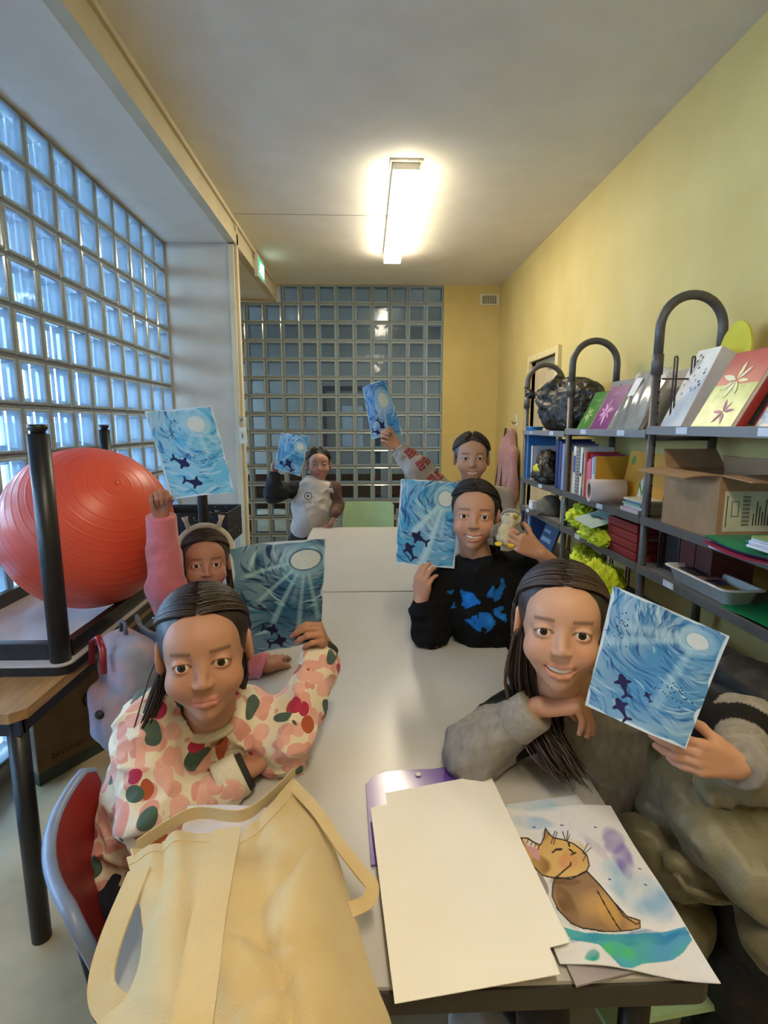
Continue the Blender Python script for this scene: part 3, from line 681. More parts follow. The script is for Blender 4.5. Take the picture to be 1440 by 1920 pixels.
# --- second shelf, far bay: binders, papers, bag
z = SZ[(1, 2)]
book('bright blue binder at the far end of the shelving', .045, .32, .2, (FX, 3.875, z), '#2f6fb0', cat='binder', name='binder')
book('white stack of papers standing beside the blue binder', .03, .24, .19, (FX+.01, 3.80, z), '#c9ccd6', cat='papers', name='paper_bundle')
book('dark grey folder behind the small black bag', .30, .285, .04, (FX+.16, 3.46, z), '#6a6068', cat='folder', name='folder')
for k, c in enumerate(('#2a3468', '#3a4a80', '#8a95bb')):
    book(['navy blue binder closest to the small black bag', 'blue binder between two others in the far bay', 'pale blue binder nearest the middle upright'][k], .04, .30-.012*k, .2, (FX, 3.255-.052*k, z), c, cat='binder', name='binder', group='binders in the far bay')
def plastic_bag(name, label, c, r, seed, h=.008, knot=None, dirs=None, op=None):
    t = thing(name, label, 'bag', (c[0], c[1], c[2]-r[2])); s = SDF(np.array(c)-np.array(r)*1.5-.02, np.array(c)+np.array(r)*1.6+.02, h)
    s.ell(c, r, .02); s.ell((c[0], c[1]-.1*r[1], c[2]-.35*r[2]), (r[0]*1.02, r[1]*1.0, r[2]*.72), .05)
    if knot:
        k = Vector(knot); cc = Vector(c); d = (k-cc); s.cap(cc+d*.55, k, r[1]*.45, .018, .03)
        for a in (-.5, 0, .6): s.cap(k, k+d.normalized()*.05+Vector((0, .05*a, .03*a)), .012, .02, .008)
    if op: s.ell(op[0], op[1], .01, neg=True)
    kk = np.array(knot if knot else (c[0]-r[0], c[1], c[2]+r[2]))
    def dsp(p):
        q = p-kk; rd = np.linalg.norm(q, axis=1); an = np.arctan2(q[:, 1], q[:, 2]); an2 = np.arctan2(q[:, 0], q[:, 2])
        return .011*np.sin(an*13+7*noise3(p+seed, 7))*np.clip(1.5-rd/.3, .15, 1)+.035*noise3(p+seed, 9)+.045*np.abs(noise3(p+seed, 20))+.02*np.abs(noise3(p+seed, 45))-.01
    s.disp(dsp, .03); s.plane((0, 0, -1), -(c[2]-r[2]*.98), .01)
    soft('bag_film', s, mat('black_bag_film', '#2b2723', .42, '#1a1715', 12, .6, 45, spec=.5), t)
    return t
plastic_bag('rubbish_bag', 'big black knotted rubbish bag on the top shelf', (FX+.12, 3.38, SZ[(0, 2)]+.165), (.16, .32, .165), 1.3, h=.007, knot=(FX-.06, 3.56, SZ[(0, 2)]+.235))
sbag = plastic_bag('carrier_bag', 'small black plastic bag stuffed with yellow cloth on the far shelf', (FX+.045, 3.56, z+.115), (.085, .14, .115), 4.1, .006, op=((FX-.04, 3.58, z+.09), (.035, .075, .05)))
s = SDF((FX-.06, 3.48, z+.03), (FX+.04, 3.68, z+.16), .005)
s.ell((FX-.018, 3.60, z+.095), (.024, .045, .032), .01).ell((FX-.012, 3.55, z+.085), (.022, .04, .03), .01).disp(lambda p: .02*noise3(p, 30), .03)
hv = mat('hi_vis_yellow', '#d6e000', .6, '#c6cf0a', 14, .1, 80, sheen=.2, emit=.0)
soft('yellow_cloth', s, mat('bag_cloth_yellow', '#d9d23a', .6), sbag)
# cap and card box on the third shelf, far bay
z = SZ[(2, 2)]
cp = thing('cap', 'olive grey cloth cap lying on the far shelf', 'cap', (FX+.05, 3.50, z))
s = SDF((FX-.08, 3.35, z-.01), (FX+.19, 3.65, z+.16), .005)
s.ell((FX+.05, 3.50, z+.03), (.085, .095, .10), .01).plane((0, 0, -1), -(z+.001), .004)
soft('crown', s, mat('cap_olive', '#6a6557', .9, '#5d584b', 20, .1, 120), cp)
MB().grid(lambda u, v: Vector((FX-.03-.075*v*math.sin(math.pi*(.15+.7*u)), 3.42+.16*u, z+.022-.02*v*v)), 12, 6, .004).build('visor', mat('cap_dark', '#3b3a36', .8), cp, kw=True)
wb = thing('card_box', 'small white card box beside the cap', 'box', (FX-.01, 3.69, z))
MB().box((0, 0, 0), (.09, .08, .06), bevel=.002).build('carton', mat('card_white', '#d4d4dc', .6), wb); MB().box((-.0006, .01, .01), (0, .07, .045)).build('sticker', mat('card_sticker', '#e9e9ee', .5), wb)
book('beige file box standing in the far bay near the upright', .07, .15, .2, (FX+.02, 3.16, z), '#9d9484', cat='box', name='file_box')
# fourth shelf, far bay
z = SZ[(3, 2)]
for k, (c, th, h, lb) in enumerate((('#3f6f9a', .03, .25, 'steel blue book on the low far shelf'), ('#7a2f4a', .025, .25, 'wine red book on the low far shelf'), ('#86b3cf', .03, .24, 'sky blue book on the low far shelf'), ('#35507c', .03, .235, 'dark blue book on the low far shelf'))):
    book(lb, th, h, .17, (FX, 3.86-.04*k, z), c, group='books on the low far shelf')
Ml = dframe(FX, 3.36, .26, z+.001, .35)
t = thing('cover_book', 'dark blue book leaning with its cover to the room on the low far shelf', 'book', Ml.translation)
MB().box((0, 0, -.014), (.26, .22, 0), Ml).build('cover', mat('cover_deepblue', '#24486e', .4, '#1c3a5c', 6), t, kw=True)
MB().box((.02, .1, .0002), (.2, .13, .0008), Ml).box((.02, .16, .0002), (.14, .18, .0008), Ml).build('cover_print', mat('cover_print_pale', '#7f9bb5', .5), t, kw=True)
t = thing('leaflet_pile', 'pile of white and red leaflets on the low far shelf', 'leaflets', (FX-.01, 3.2, z))
for k in range(4): MB().box((0, 0, .002+k*.006), (.14, .1, .007+k*.006), Matrix.Rotation(.1*k, 4, 'Z')).build('leaflet', mat('leaf_%d' % (k % 2), ('#d6d0c6', '#b8634a')[k % 2], .6), t)
# --- middle bay, third shelf: hi-vis vests, poster sheet, red binders
def crumple(name, c, r, seed, m, parent, floor=None, amp=.42, nu=72, nv=44, f=2.6):
    u, v = np.meshgrid(np.linspace(0, 2*np.pi, nu, endpoint=False), np.linspace(-np.pi/2, np.pi/2, nv), indexing='ij')
    d = np.stack([np.cos(v)*np.cos(u), np.cos(v)*np.sin(u), np.sin(v)], -1); q = d*1.0+seed*3.1
    w = np.stack([noise3(q+7, f), noise3(q+13, f), noise3(q+19, f)], -1)
    k = 1+amp*(1-np.abs(noise3(q+w*.8, f*1.0))*5.0)*.55+amp*.35*(1-np.abs(noise3(q+w, f*2.3))*5)+amp*.16*(1-np.abs(noise3(q, f*5))*5)
    Vv = np.array(c)+d*k[..., None]*np.array(r)*.85+w*np.array(r)*.35
    if floor is not None: Vv[..., 2] = np.maximum(Vv[..., 2], floor+.001*np.abs(d[..., 0]))
    idx = np.arange(nu*nv).reshape(nu, nv); a = idx; b = np.roll(idx, -1, 0)
    Fq = np.stack([a[:, :-1], b[:, :-1], b[:, 1:], a[:, 1:]], -1).reshape(-1, 4)
    return link(name, np_mesh(name, Vv.reshape(-1, 3), Fq), m, parent, keep_world=True)
def vest(label, c, r, seed, h=.007, floor=None, ns=6):
    t = thing('safety_vest', label, 'vest', (c[0], c[1], c[2]-r[2]), group='crumpled safety vests')
    rd = random.Random(seed)
    for k in range(3):
        cc = (c[0]+r[0]*rd.uniform(-.15, .1), c[1]+r[1]*(k-1)*.55, c[2]+r[2]*rd.uniform(-.3, .15)); crumple('cloth_fold', cc, (r[0]*.8, r[1]*.55, r[2]*.85), seed+k*1.7, hv, t, floor)
    return t
z = SZ[(2, 1)]
vest('bright yellow safety vest crumpled on the third shelf under the poster sheet', (FX+.06, 2.88, z+.075), (.10, .17, .075), 2.2, floor=z+.001, ns=8)
vest('yellow safety vest hanging over the shelf front before the red binders', (FX-.02, 2.62, z+.04), (.06, .14, .05), 5.5, floor=z+.0065, ns=7)
Mp = frame((FX-.09, 2.50, z+.098), (.05, 1, .02), (1, 0, .32))
ps = thing('poster_sheet', 'pale blue printed sheet with figures sticking out of the shelf', 'poster', Mp.translation)
MB().grid(lambda u, v: Mp @ Vector((u*.27, v*.20, .006*math.sin(u*3))), 8, 6, .001).build('sheet', mat('sheet_pale', '#a9bdb4', .6, '#9fb4ac', 5), ps, kw=True)
for (u, v, a, b, c) in ((.19, .10, .035, .05, '#2f6a72'), (.12, .10, .02, .03, '#9a3040'), (.10, .16, .03, .02, '#46508f')):
    MB().ell(Mp @ Vector((u, v, .007)), (a, b, .0015), u=12, v=6).build('print', mat('pp'+c, c, .6), ps, kw=True)
for k in range(4): MB().box((.03, .04+.02*k, .0055), (.085, .045+.02*k, .0066), Mp).build('print_line', mat('print_ink', '#3a4450', .6), ps, kw=True)
t = thing('binder_pile', 'pile of red ring binders on the third shelf at the middle upright', 'binders', (FX-.01, 2.23, z))
for k in range(4):
    bq = MB().box((0, 0, .001+k*.041), (.22, .28, .038+k*.041), bevel=.003).build('red_binder', mat('binder_red', '#8f1f22', .5, '#7c1a1d', 8), t)
    for q in range(3): MB().box((-.0006, .004, .008+k*.041+q*.009), (0, .276, .0095+k*.041+q*.009)).build('groove', mat('binder_dark', '#5e1416', .6), bq)
z = SZ[(3, 1)]
vest('yellow-green safety vest on the fourth shelf behind the children', (FX+.05, 2.86, z+.10), (.10, .12, .11), 7.7, floor=z+.001, ns=9)
vest('bright yellow safety vest bulging over the fourth shelf edge', (FX-.02, 2.55, z+.11), (.10, .16, .12), 9.1, floor=z+.0065, ns=10)
wt2 = thing('plastic_basket', 'white wire basket of oddments on the fourth shelf', 'basket', (FX+.02, 3.02, z))
MB().box((-.03, -.02, 0), (.15, .06, .01)).build('base', mat('basket_white', '#bfc2c8', .4), wt2)
for zz in (.035, .07): MB().tube([(-.03, -.02, zz), (.15, -.02, zz), (.15, .06, zz), (-.03, .06, zz)], .004, 6, closed=True).build('rim_wire', mat('basket_white'), wt2)
for k in range(5): MB().cyl((-.03+.045*k, -.02, 0), (-.03+.045*k, -.02, .07), .003, 6).build('wire_bar', mat('basket_white'), wt2)
# --- near bay
z = SZ[(2, 0)]
t = thing('binder_pile', 'dark red and black binders standing at the back of the third shelf', 'binders', (FX+.06, 1.83, z))
for k in range(3): MB().box((0, .0+k*.10, .001), (.16, .095+k*.10, .175), bevel=.003).build('binder', mat('binder_wine%d' % k, ('#4a1416', '#541619', '#1f1b1c')[k], .5), t)
text('lettering', 'Li', .05, frame((FX+.0595, 1.90, z+.03), (0, -1, 0), (0, 0, 1)), mat('letter_pale', '#c8b8b4', .5), t)
tr = thing('paint_tray', 'white plastic tray with coloured paper on the third shelf', 'tray', (FX+.06, 1.90, z))
def tray_mesh():
    mb = MB(); Lx, Ly = .13, .36; h = .055
    def pt(o, zz): return rrect(Lx-2*o, Ly-2*o, 0, .025), o, zz
    rings = []
    for o, zz in ((.02, .0), (.004, h), (-.008, h), (-.008, h+.004), (.007, h+.004), (.023, .004)):
        poly = rrect(Lx-2*o, Ly-2*o, 0, .028); rings.append([mb.bm.verts.new((x+o, y+o, zz)) for x, y in poly])
    for A, B in zip(rings, rings[1:]):
        for k in range(len(A)): f = mb.bm.faces.new((A[k], A[(k+1) % len(A)], B[(k+1) % len(A)], B[k])); f.smooth = True
    mb.bm.faces.new(rings[0][::-1]); mb.bm.faces.new(rings[-1]); return mb
Mt = Matrix.Translation((FX-.015, 1.63, z+.001))
o = tray_mesh().build('tray_shell', mat('tray_white', '#d3d0cc', .4), tr); o.matrix_parent_inverse = wmat(tr).inverted(); o.location = Mt.translation
for k, (c, a) in enumerate((('#1d1b20', .02), ('#c9a13a', -.1), ('#4a4a78', .12), ('#8a6a70', -.05), ('#201e22', .08))):
    MB().box((.03, .03+.045*k, .03+.006*k), (.10, .19+.03*k, .032+.006*k), Mt @ Matrix.Rotation(a*.25, 4, 'Z')).build('coloured_paper', mat('tp'+c, c, .6), tr, kw=True)
gs = thing('green_sheet', 'large shiny green plastic sheet curling over the third shelf', 'sheet', (FX-.01, 1.35, z))
MB().grid(lambda u, v: Vector((FX-.02+.24*v, 1.33+.33*u+.0*v, z+.0075+.035*v*v*(1-.3*u)+.006*math.sin(u*4))), 16, 10, .002).build('sheet', mat('sheet_green', '#0f7a4a', .35, '#0b6a40', 5, .05, 30), gs, kw=True)
# second shelf near bay: open carton, folders, booklets
z = SZ[(1, 0)]
cb = thing('open_carton', 'open brown cardboard carton with a shipping label on the second shelf', 'box', (FX-.01, 1.72, z))
card2 = mat('carton_kraft', '#a07c5a', .85, '#967350', 16, .03, 120); card_in = mat('carton_kraft_olive', '#8a6f45', .85)
Lx, Ly, Hh = .235, .33, .215; th = .004
for lo, hi, nm in (((0, 0, 0), (th, Ly, Hh), 'wall'), ((Lx-th, 0, 0), (Lx, Ly, Hh), 'wall'), ((th, 0, 0), (Lx-th, th, Hh), 'wall'), ((th, Ly-th, 0), (Lx-th, Ly, Hh), 'wall'), ((th, th, 0), (Lx-th, Ly-th, th), 'base')):
    MB().box(lo, hi).build(nm, card2, cb)
def flap(p, q, out, up):
    p, q = V3(p), V3(q); d = Vector(out)
    MB().grid(lambda u, v: p+(q-p)*u+d*v+Vector((0, 0, up*math.sin(v*1.6)))+(q-p).normalized()*(.012*v*(1-2*u)), 6, 5, .004).build('flap', card2, cb)
flap((0, Ly, Hh), (0, 0, Hh), (-.115, 0, -.03), .02); flap((0, 0, Hh), (Lx, 0, Hh), (0, -.13, -.01), .0); flap((Lx, Ly, Hh), (0, Ly, Hh), (0, .05, .06), .01); flap((Lx, 0, Hh), (Lx, Ly, Hh), (-.02, 0, .05), .0)
lbm = frame((.02, -.0008, .03), (1, 0, 0), (0, 0, 1))
sl = MB().box((0, 0, 0), (.195, .135, .0006), lbm).build('shipping_label', mat('ship_label', '#c6c6a8', .6), cb)
for k in range(22):
    MB().box((.062+.0, .02+k*.0045, .0007), (.088, .02+k*.0045+(.0014 if k % 3 else .003), .001), lbm).build('bar', mat('print_black', '#22221e', .7), sl)
for k in range(9): MB().box((.10+.01*k, .02, .0007), (.1035+.01*k, .06+.06*((k*37) % 10)/10, .001), lbm).build('text_line', mat('print_black'), sl)
MB().box((.008, .015, .0007), (.011, .12, .001), lbm).box((.025, .05, .0007), (.05, .052, .001), lbm).box((.025, .10, .0007), (.05, .102, .001), lbm).box((.025, .05, .0007), (.027, .1, .001), lbm).box((.048, .05, .0007), (.05, .1, .001), lbm).build('label_frame', mat('print_black'), sl)
text('lettering', '4', .05, lbm @ Matrix.Translation((.155, .09, .001)) if False else wmat(cb) @ lbm @ Matrix.Translation((.165, .03, .0008)), mat('print_black'), cb, .0003)
fz = z+.008
for k, (c, lb, dy, dx, zz) in enumerate((('#8f2a45', 'pink-red folder in a clear sleeve at the bottom of the folder pile', 0, -.03, 0), ('#1f2b55', 'navy folder in the middle of the folder pile', .01, -.015, .012), ('#0e7d52', 'green folder near the top of the folder pile', .005, -.02, .018), ('#1f9a98', 'turquoise folder on top of the folder pile', -.11, .03, .026))):
    t = thing('folder', lb, 'folder', (FX-.03, 1.42, fz+zz), group='folders sagging over the second shelf')
    X0, Yc = FX-.055+dx, 1.37+dy
    fn = lambda u, v, X0=X0, Yc=Yc, zz=zz: Vector((X0+.26*v, Yc+.30*u, fz+zz-.022*(1-v)**2*(.6+.8*math.sin(math.pi*u))*(1 if v < .35 else 0)*0+(-.012*max(0, .25-v)*4*math.sin(math.pi*u))))
    MB().grid(fn, 12, 12, .003).build('cover', mat('folder_'+c, c, .35), t, kw=True)
    MB().grid(lambda u, v: fn(.05+.9*u, .04+.9*v)+Vector((0, 0, -.0035)), 4, 4, .002).build('sheets', paper_w, t, kw=True)
t = thing('booklet_pile', 'pile of white edged booklets in front of the folders', 'booklets', (FX-.06, 1.3, z))
for k in range(5): MB().box((FX-.085+.004*(k % 2), 1.335-.004*k, fz+.030+.007*k), (FX+.08, 1.47-.004*k, fz+.0365+.007*k)).build('booklet', mat('booklet_edge', '#d6d3dd', .6) if k < 4 else mat('booklet_green', '#7f9a5e', .6), t, kw=True)
t = thing('grey_folder', 'large grey board leaning on the wall behind the open carton', 'board', (BX-.03, 1.35, z))
Mg = dframe(BX-.02, 1.33, .52, z, .12)
MB().prism([(0, 0), (.52, 0), (.52, .30), (.22, .29), (.16, .26), (.06, .10)], .006, Mg).build('board', mat('board_grey', '#6d675f', .7), t, kw=True)
MB().box((.22, .27, .0062), (.5, .28, .008), Mg).build('edge_strip', mat('board_edge', '#5a554e', .6), t, kw=True)
# --- top shelf
z = SZ[(0, 1)]
def display(label, col, y0, wd, ht, x0, name='book', cat='book', th=.012, lean=.42, art=None, z=None, extra=0):
    M = dframe(x0, y0, wd, z+.001, lean); t = thing(name, label, cat, M.translation)
    MB().box((0, 0, -th), (wd, ht, 0), M, bevel=.0008).build('cover', mat('cover_'+col, col, .3, None, 7), t, kw=True)
    MB().box((.002, .002, -th-.0), (wd+.001, ht-.002, -.0015), M).build('pages', paper_w, t, kw=True)
    for k in range(extra): MB().box((-.004*(k+1), 0, -th-.010*(k+1)), (wd-.004*(k+1), ht+.003*k, -th-.010*k-.001), M).build('copy', mat('cover_'+col), t, kw=True)
    return t, M
def petals(t, M, cx, cy, r, col, n, col2, seed=0):
    rd = random.Random(seed)
    for k in range(n):
        a = 2*math.pi*k/n+rd.uniform(-.2, .2); L = r*rd.uniform(.7, 1.1); d = Vector((math.cos(a), math.sin(a), 0)); s_ = Vector((-d.y, d.x, 0))
        pts = [(cx+d.x*L*q+s_.x*wv, cy+d.y*L*q+s_.y*wv) for q, wv in ((.05, 0), (.4, .13*L), (.75, .1*L), (1, 0), (.75, -.08*L), (.4, -.12*L))]
        MB().prism(pts, .0006, M @ Matrix.Translation((0, 0, .0002+.0002*k))).build('petal', mat('pet'+col+str(k % 2), col if k % 2 else col2, .5), t, kw=True)
x0 = FX-.0
t, M = display('green gardening booklet with a pale flower on the top shelf', '#3f7d2a', 2.845, .155, .225, x0, z=z, lean=.5)
petals(t, M, .07, .09, .055, '#b9c58a', 9, '#8aa055', 1); text('lettering', 'CUISINE', .026, M @ Matrix.Translation((.08, .17, .0009)), mat('letter_sage', '#7f9a78', .5), t)
t, M = display('purple gardening booklet with a pink lily on the top shelf', '#7b2a6d', 2.62, .20, .245, x0, z=z, lean=.5, th=.02)
petals(t, M, .09, .10, .075, '#e0a8c8', 9, '#c87ab0', 2); text('lettering', 'CUISINE', .026, M @ Matrix.Translation((.10, .20, .0009)), mat('letter_lilac', '#b98fb5', .5), t)
# clear packet with white card inside
pk = thing('clear_packet', 'clear plastic packet with a white label leaning on the top shelf', 'packet', (x0, 2.36, z))
Mk = dframe(x0-.01, 2.30, .29, z+.001, .5)
MB().grid(lambda u, v: Mk @ Vector((.29*u, .30*v, .010*math.sin(math.pi*u)*math.sin(math.pi*v)+.003*math.sin(u*23+v*9))), 20, 16, .0015).build('film', mat('packet_film', '#a9a8a2', .12, '#98978f', 5, spec=.8, alpha=.55), pk, kw=True)
MB().box((.12, .02, -.03), (.27, .25, -.012), Mk).build('contents', mat('packet_inside', '#cfccc2', .6), pk, kw=True)
MB().box((.05, .17, .012), (.11, .26, .0128), Mk).build('white_label', mat('label_white', '#d9d7d2', .5), pk, kw=True)
z = SZ[(0, 0)]
# white magazine file with scattered dark marks, standing just beyond the near arch
mf = thing('magazine_file', 'white cardboard magazine file with small blue marks on the top shelf', 'file box', (FX, 2.215, SZ[(0, 1)]))
Mf = dframe(FX+.02, 2.03, .145, z+.001, .45)
MB().box((0, 0, -.07), (.145, .33, 0), Mf, bevel=.002).build('case', mat('file_white', '#d6d4cf', .5), mf, kw=True)
rd = random.Random(8)
for k in range(16):
    u, v = rd.uniform(.01, .125), rd.uniform(.14, .31); MB().box((-.005, -.004, .0002), (.006, .006, .0006), Mf @ Matrix.Translation((u, v, 0)) @ Matrix.Rotation(rd.uniform(0, 3), 4, 'Z')).build('mark', mat('mark_%d' % (k % 2), ('#23284f', '#8d93a8')[k % 2], .5), mf, kw=True)
yt = thing('yellow_card', 'yellow rounded cardboard shape behind the white magazine file', 'cardboard', (FX+.2, 2.0, z))
My = dframe(FX+.215, 1.98, .19, z, .08)
MB().prism([(0, 0), (.19, 0), (.19, .22)]+[(.095+.095*math.cos(a), .27+.13*math.sin(a)) for a in [math.radians(q) for q in range(0, 181, 20)]]+[(0, .2)], .008, My).build('card', mat('card_yellow', '#cfc52e', .6, '#c2b726', 9), yt, kw=True)
MB().tube([My @ Vector((.05, .26, .0085)), My @ Vector((.09, .275, .0085)), My @ Vector((.13, .26, .0085))], .002, 6).build('drawn_line', mat('print_black'), yt, kw=True)
t, M = display('pile of red and green magazines with a crab-like flower cover', '#b5433f', 1.70, .215, .295, FX-.01, name='magazine', cat='magazine', z=z, lean=.55, extra=4)
MB().box((.0, .0, .0002), (.215, .165, .0008), M).build('cover_photo', mat('mag_green', '#a9b85e', .3, '#8c9d44', 30), t, kw=True)
petals(t, M @ Matrix.Translation((0, 0, .0008)), .10, .18, .085, '#f0e6c0', 7, '#e6d8a0', 4); petals(t, M @ Matrix.Translation((0, 0, .001)), .13, .06, .05, '#c98aa0', 6, '#a85f86', 6)
t, M = display('pile of red framed books with a pale street picture cover', '#b53b35', 1.335, .335, .29, FX+.04, name='picture_album', cat='book', z=z, lean=.55, extra=3, th=.02)
MB().box((.01, .0, .0002), (.325, .275, .0008), M).build('cover_picture', mat('album_pic', '#ddd0ae', .35, '#9fb2c6', 32, fac=(.42, .56), stretch=(1, 1, 2)), t, kw=True)
rd = random.Random(3)
for k in range(16):
    u, v = rd.uniform(.02, .27), rd.uniform(.02, .24); MB().box((0, 0, .0009), (rd.uniform(.02, .05), rd.uniform(.012, .03), .0013), M @ Matrix.Translation((u, v, 0))).build('picture_patch', mat('apatch%d' % (k % 3), ('#cf8f7a', '#e3d79e', '#8ba6c9')[k % 3], .4), t, kw=True)
can = thing('yellow_can', 'yellow tin at the near end of the top shelf', 'tin', (FX-.0, 1.395, z+.001))
Mc = Matrix.Translation((FX+.005, 1.365, z+.0435)) @ Matrix.Rotation(math.radians(70), 4, 'Y')
can.location = (FX+.005, 1.365, z+.001)
MB().lathe([(0, -.04), (.03, -.04), (.03, .04), (0, .04)], 20, Mc).build('tin_body', mat('tin_yellow', '#c9ab25', .35), can, kw=True)
MB().lathe([(.031, .036), (.032, .036), (.032, .043), (.027, .043)], 20, Mc).build('tin_rim', mat('tin_rim', '#9a8a3a', .3, metal=.5), can, kw=True)
# blue tub peeping out below the rubbish bag
bt = thing('blue_tub', 'small blue plastic lid beside the rubbish bag', 'lid', (FX-.0, 3.74, SZ[(0, 2)]))
MB().lathe([(0, 0), (.05, 0), (.055, .03), (.0, .03)], 24).build('lid', mat('tub_blue', '#2f86c8', .4), bt); MB().lathe([(.056, .02), (.06, .02), (.06, .03), (.056, .03)], 24).build('lid_rim', mat('tub_blue2', '#2a78b5', .4), bt)
# --- low shelf, near bay: red book about the body and dark cloth
z = SZ[(3, 0)]
cb2 = thing('red_album', 'big red picture book lettered in white lying on the low shelf', 'book', (FX-.05, 1.60, z))
Mc = Matrix.Translation((FX-.03, 1.50, z+.065)) @ Matrix.Rotation(math.radians(14), 4, 'Y')
MB().box((-.06, -.02, 0), (.18, .34, .012), Mc, bevel=.001).build('cover', mat('album_red', '#a3222c', .35, '#8f1b25', 8), cb2, kw=True)
MB().box((-.056, -.016, -.02), (.178, .336, 0), Mc).build('pages', paper_w, cb2, kw=True)
MB().box((.02, .0, .0122), (.17, .33, .013), Mc).build('cover_photo', mat('album_photo', '#5a1d22', .4, '#3f4f66', 22), cb2, kw=True)
MB().box((-.055, .12, .0122), (-.035, .33, .0128), Mc).build('cover_stripe', mat('album_teal', '#6fb3ae', .4), cb2, kw=True)
text('lettering', 'CORPS HUMAIN', .042, Mc @ Matrix.Translation((-.012, .17, .0131)) @ Matrix.Rotation(math.radians(90), 4, 'Z'), mat('letter_white', '#e6dcd8', .5), cb2)
for k in range(2):
    MB().box((-.05, .0, -.063+.02*k), (.18, .33, -.044+.02*k), Mc).build('book_below', mat('albumb%d' % k, ('#2b2f45', '#4a2026')[k], .5), cb2, kw=True)
# lowest shelf: boxes
z = SZ[(4, 0)]
cr = thing('toy_box', 'magenta and blue cardboard box on the bottom shelf', 'box', (FX, 1.33, z))
MB().box((-.01, 0, 0), (.2, .3, .2), bevel=.002).build('carton', mat('toybox', '#3a3f86', .5), cr); MB().box((-.014, -.004, .15), (.204, .304, .21), bevel=.002).build('lid', mat('toybox_lid', '#8a3a7a', .5), cr)
MB().box((.02, .02, .2102), (.12, .15, .211)).build('sticker', mat('toybox_st', '#d8b93a', .5), cr)
# --- pink coat on a hook on the far right wall
hk = thing('coat_hook', 'small white wall hook plate above the pink coat', 'hook', (XR, 5.42, 1.52))
MB().box((-.006, -.03, -.06), (0, .03, .07), bevel=.003).build('plate', mat('hook_plate', '#e0dcd2', .4), hk); MB().tube([(-.006, 0, -.01), (-.04, 0, -.03), (-.05, 0, 0)], .005, 8).build('hook', mat('switch_dark'), hk)
ct = thing('pink_coat', 'dusty pink coat with black lettered straps hanging on the wall', 'coat', (XR-.06, 5.42, .62))
s = SDF((XR-.2, 5.1, .58), (XR-.005, 5.75, 1.52), .009)
s.cap((XR-.055, 5.42, 1.42), (XR-.07, 5.42, 1.2), .035, .085, .04); s.ell((XR-.085, 5.42, .98), (.07, .19, .40), .05); s.cap((XR-.075, 5.26, 1.22), (XR-.075, 5.20, .78), .055, .045, .03); s.cap((XR-.075, 5.58, 1.22), (XR-.075, 5.66, .78), .055, .045, .03)
s.disp(lambda p: .014*np.sin(p[:, 1]*70+6*noise3(p, 5))+.012*noise3(p, 12), .03).plane((0, 0, -1), -.63, .01).plane((1, 0, 0), XR-.012, .004)
soft('coat_body', s, mat('pink_fabric', '#a87f80', .85, '#9a7274', 12, .1, 150, sheen=.3), ct)
for sy in (-.05, .09):
    MB().grid(lambda u, v: Vector((XR-.10-.065*math.sin(min(1, u*1.1)*1.4)-.004, 5.42+sy*(.3+u*1.4)+(v-.5)*.03, 1.45-.75*u)), 20, 2, .003).build('strap', mat('strap_black', '#1b181a', .7, '#b5b0ae', 60, fac=(.3, .33)), ct, kw=True)
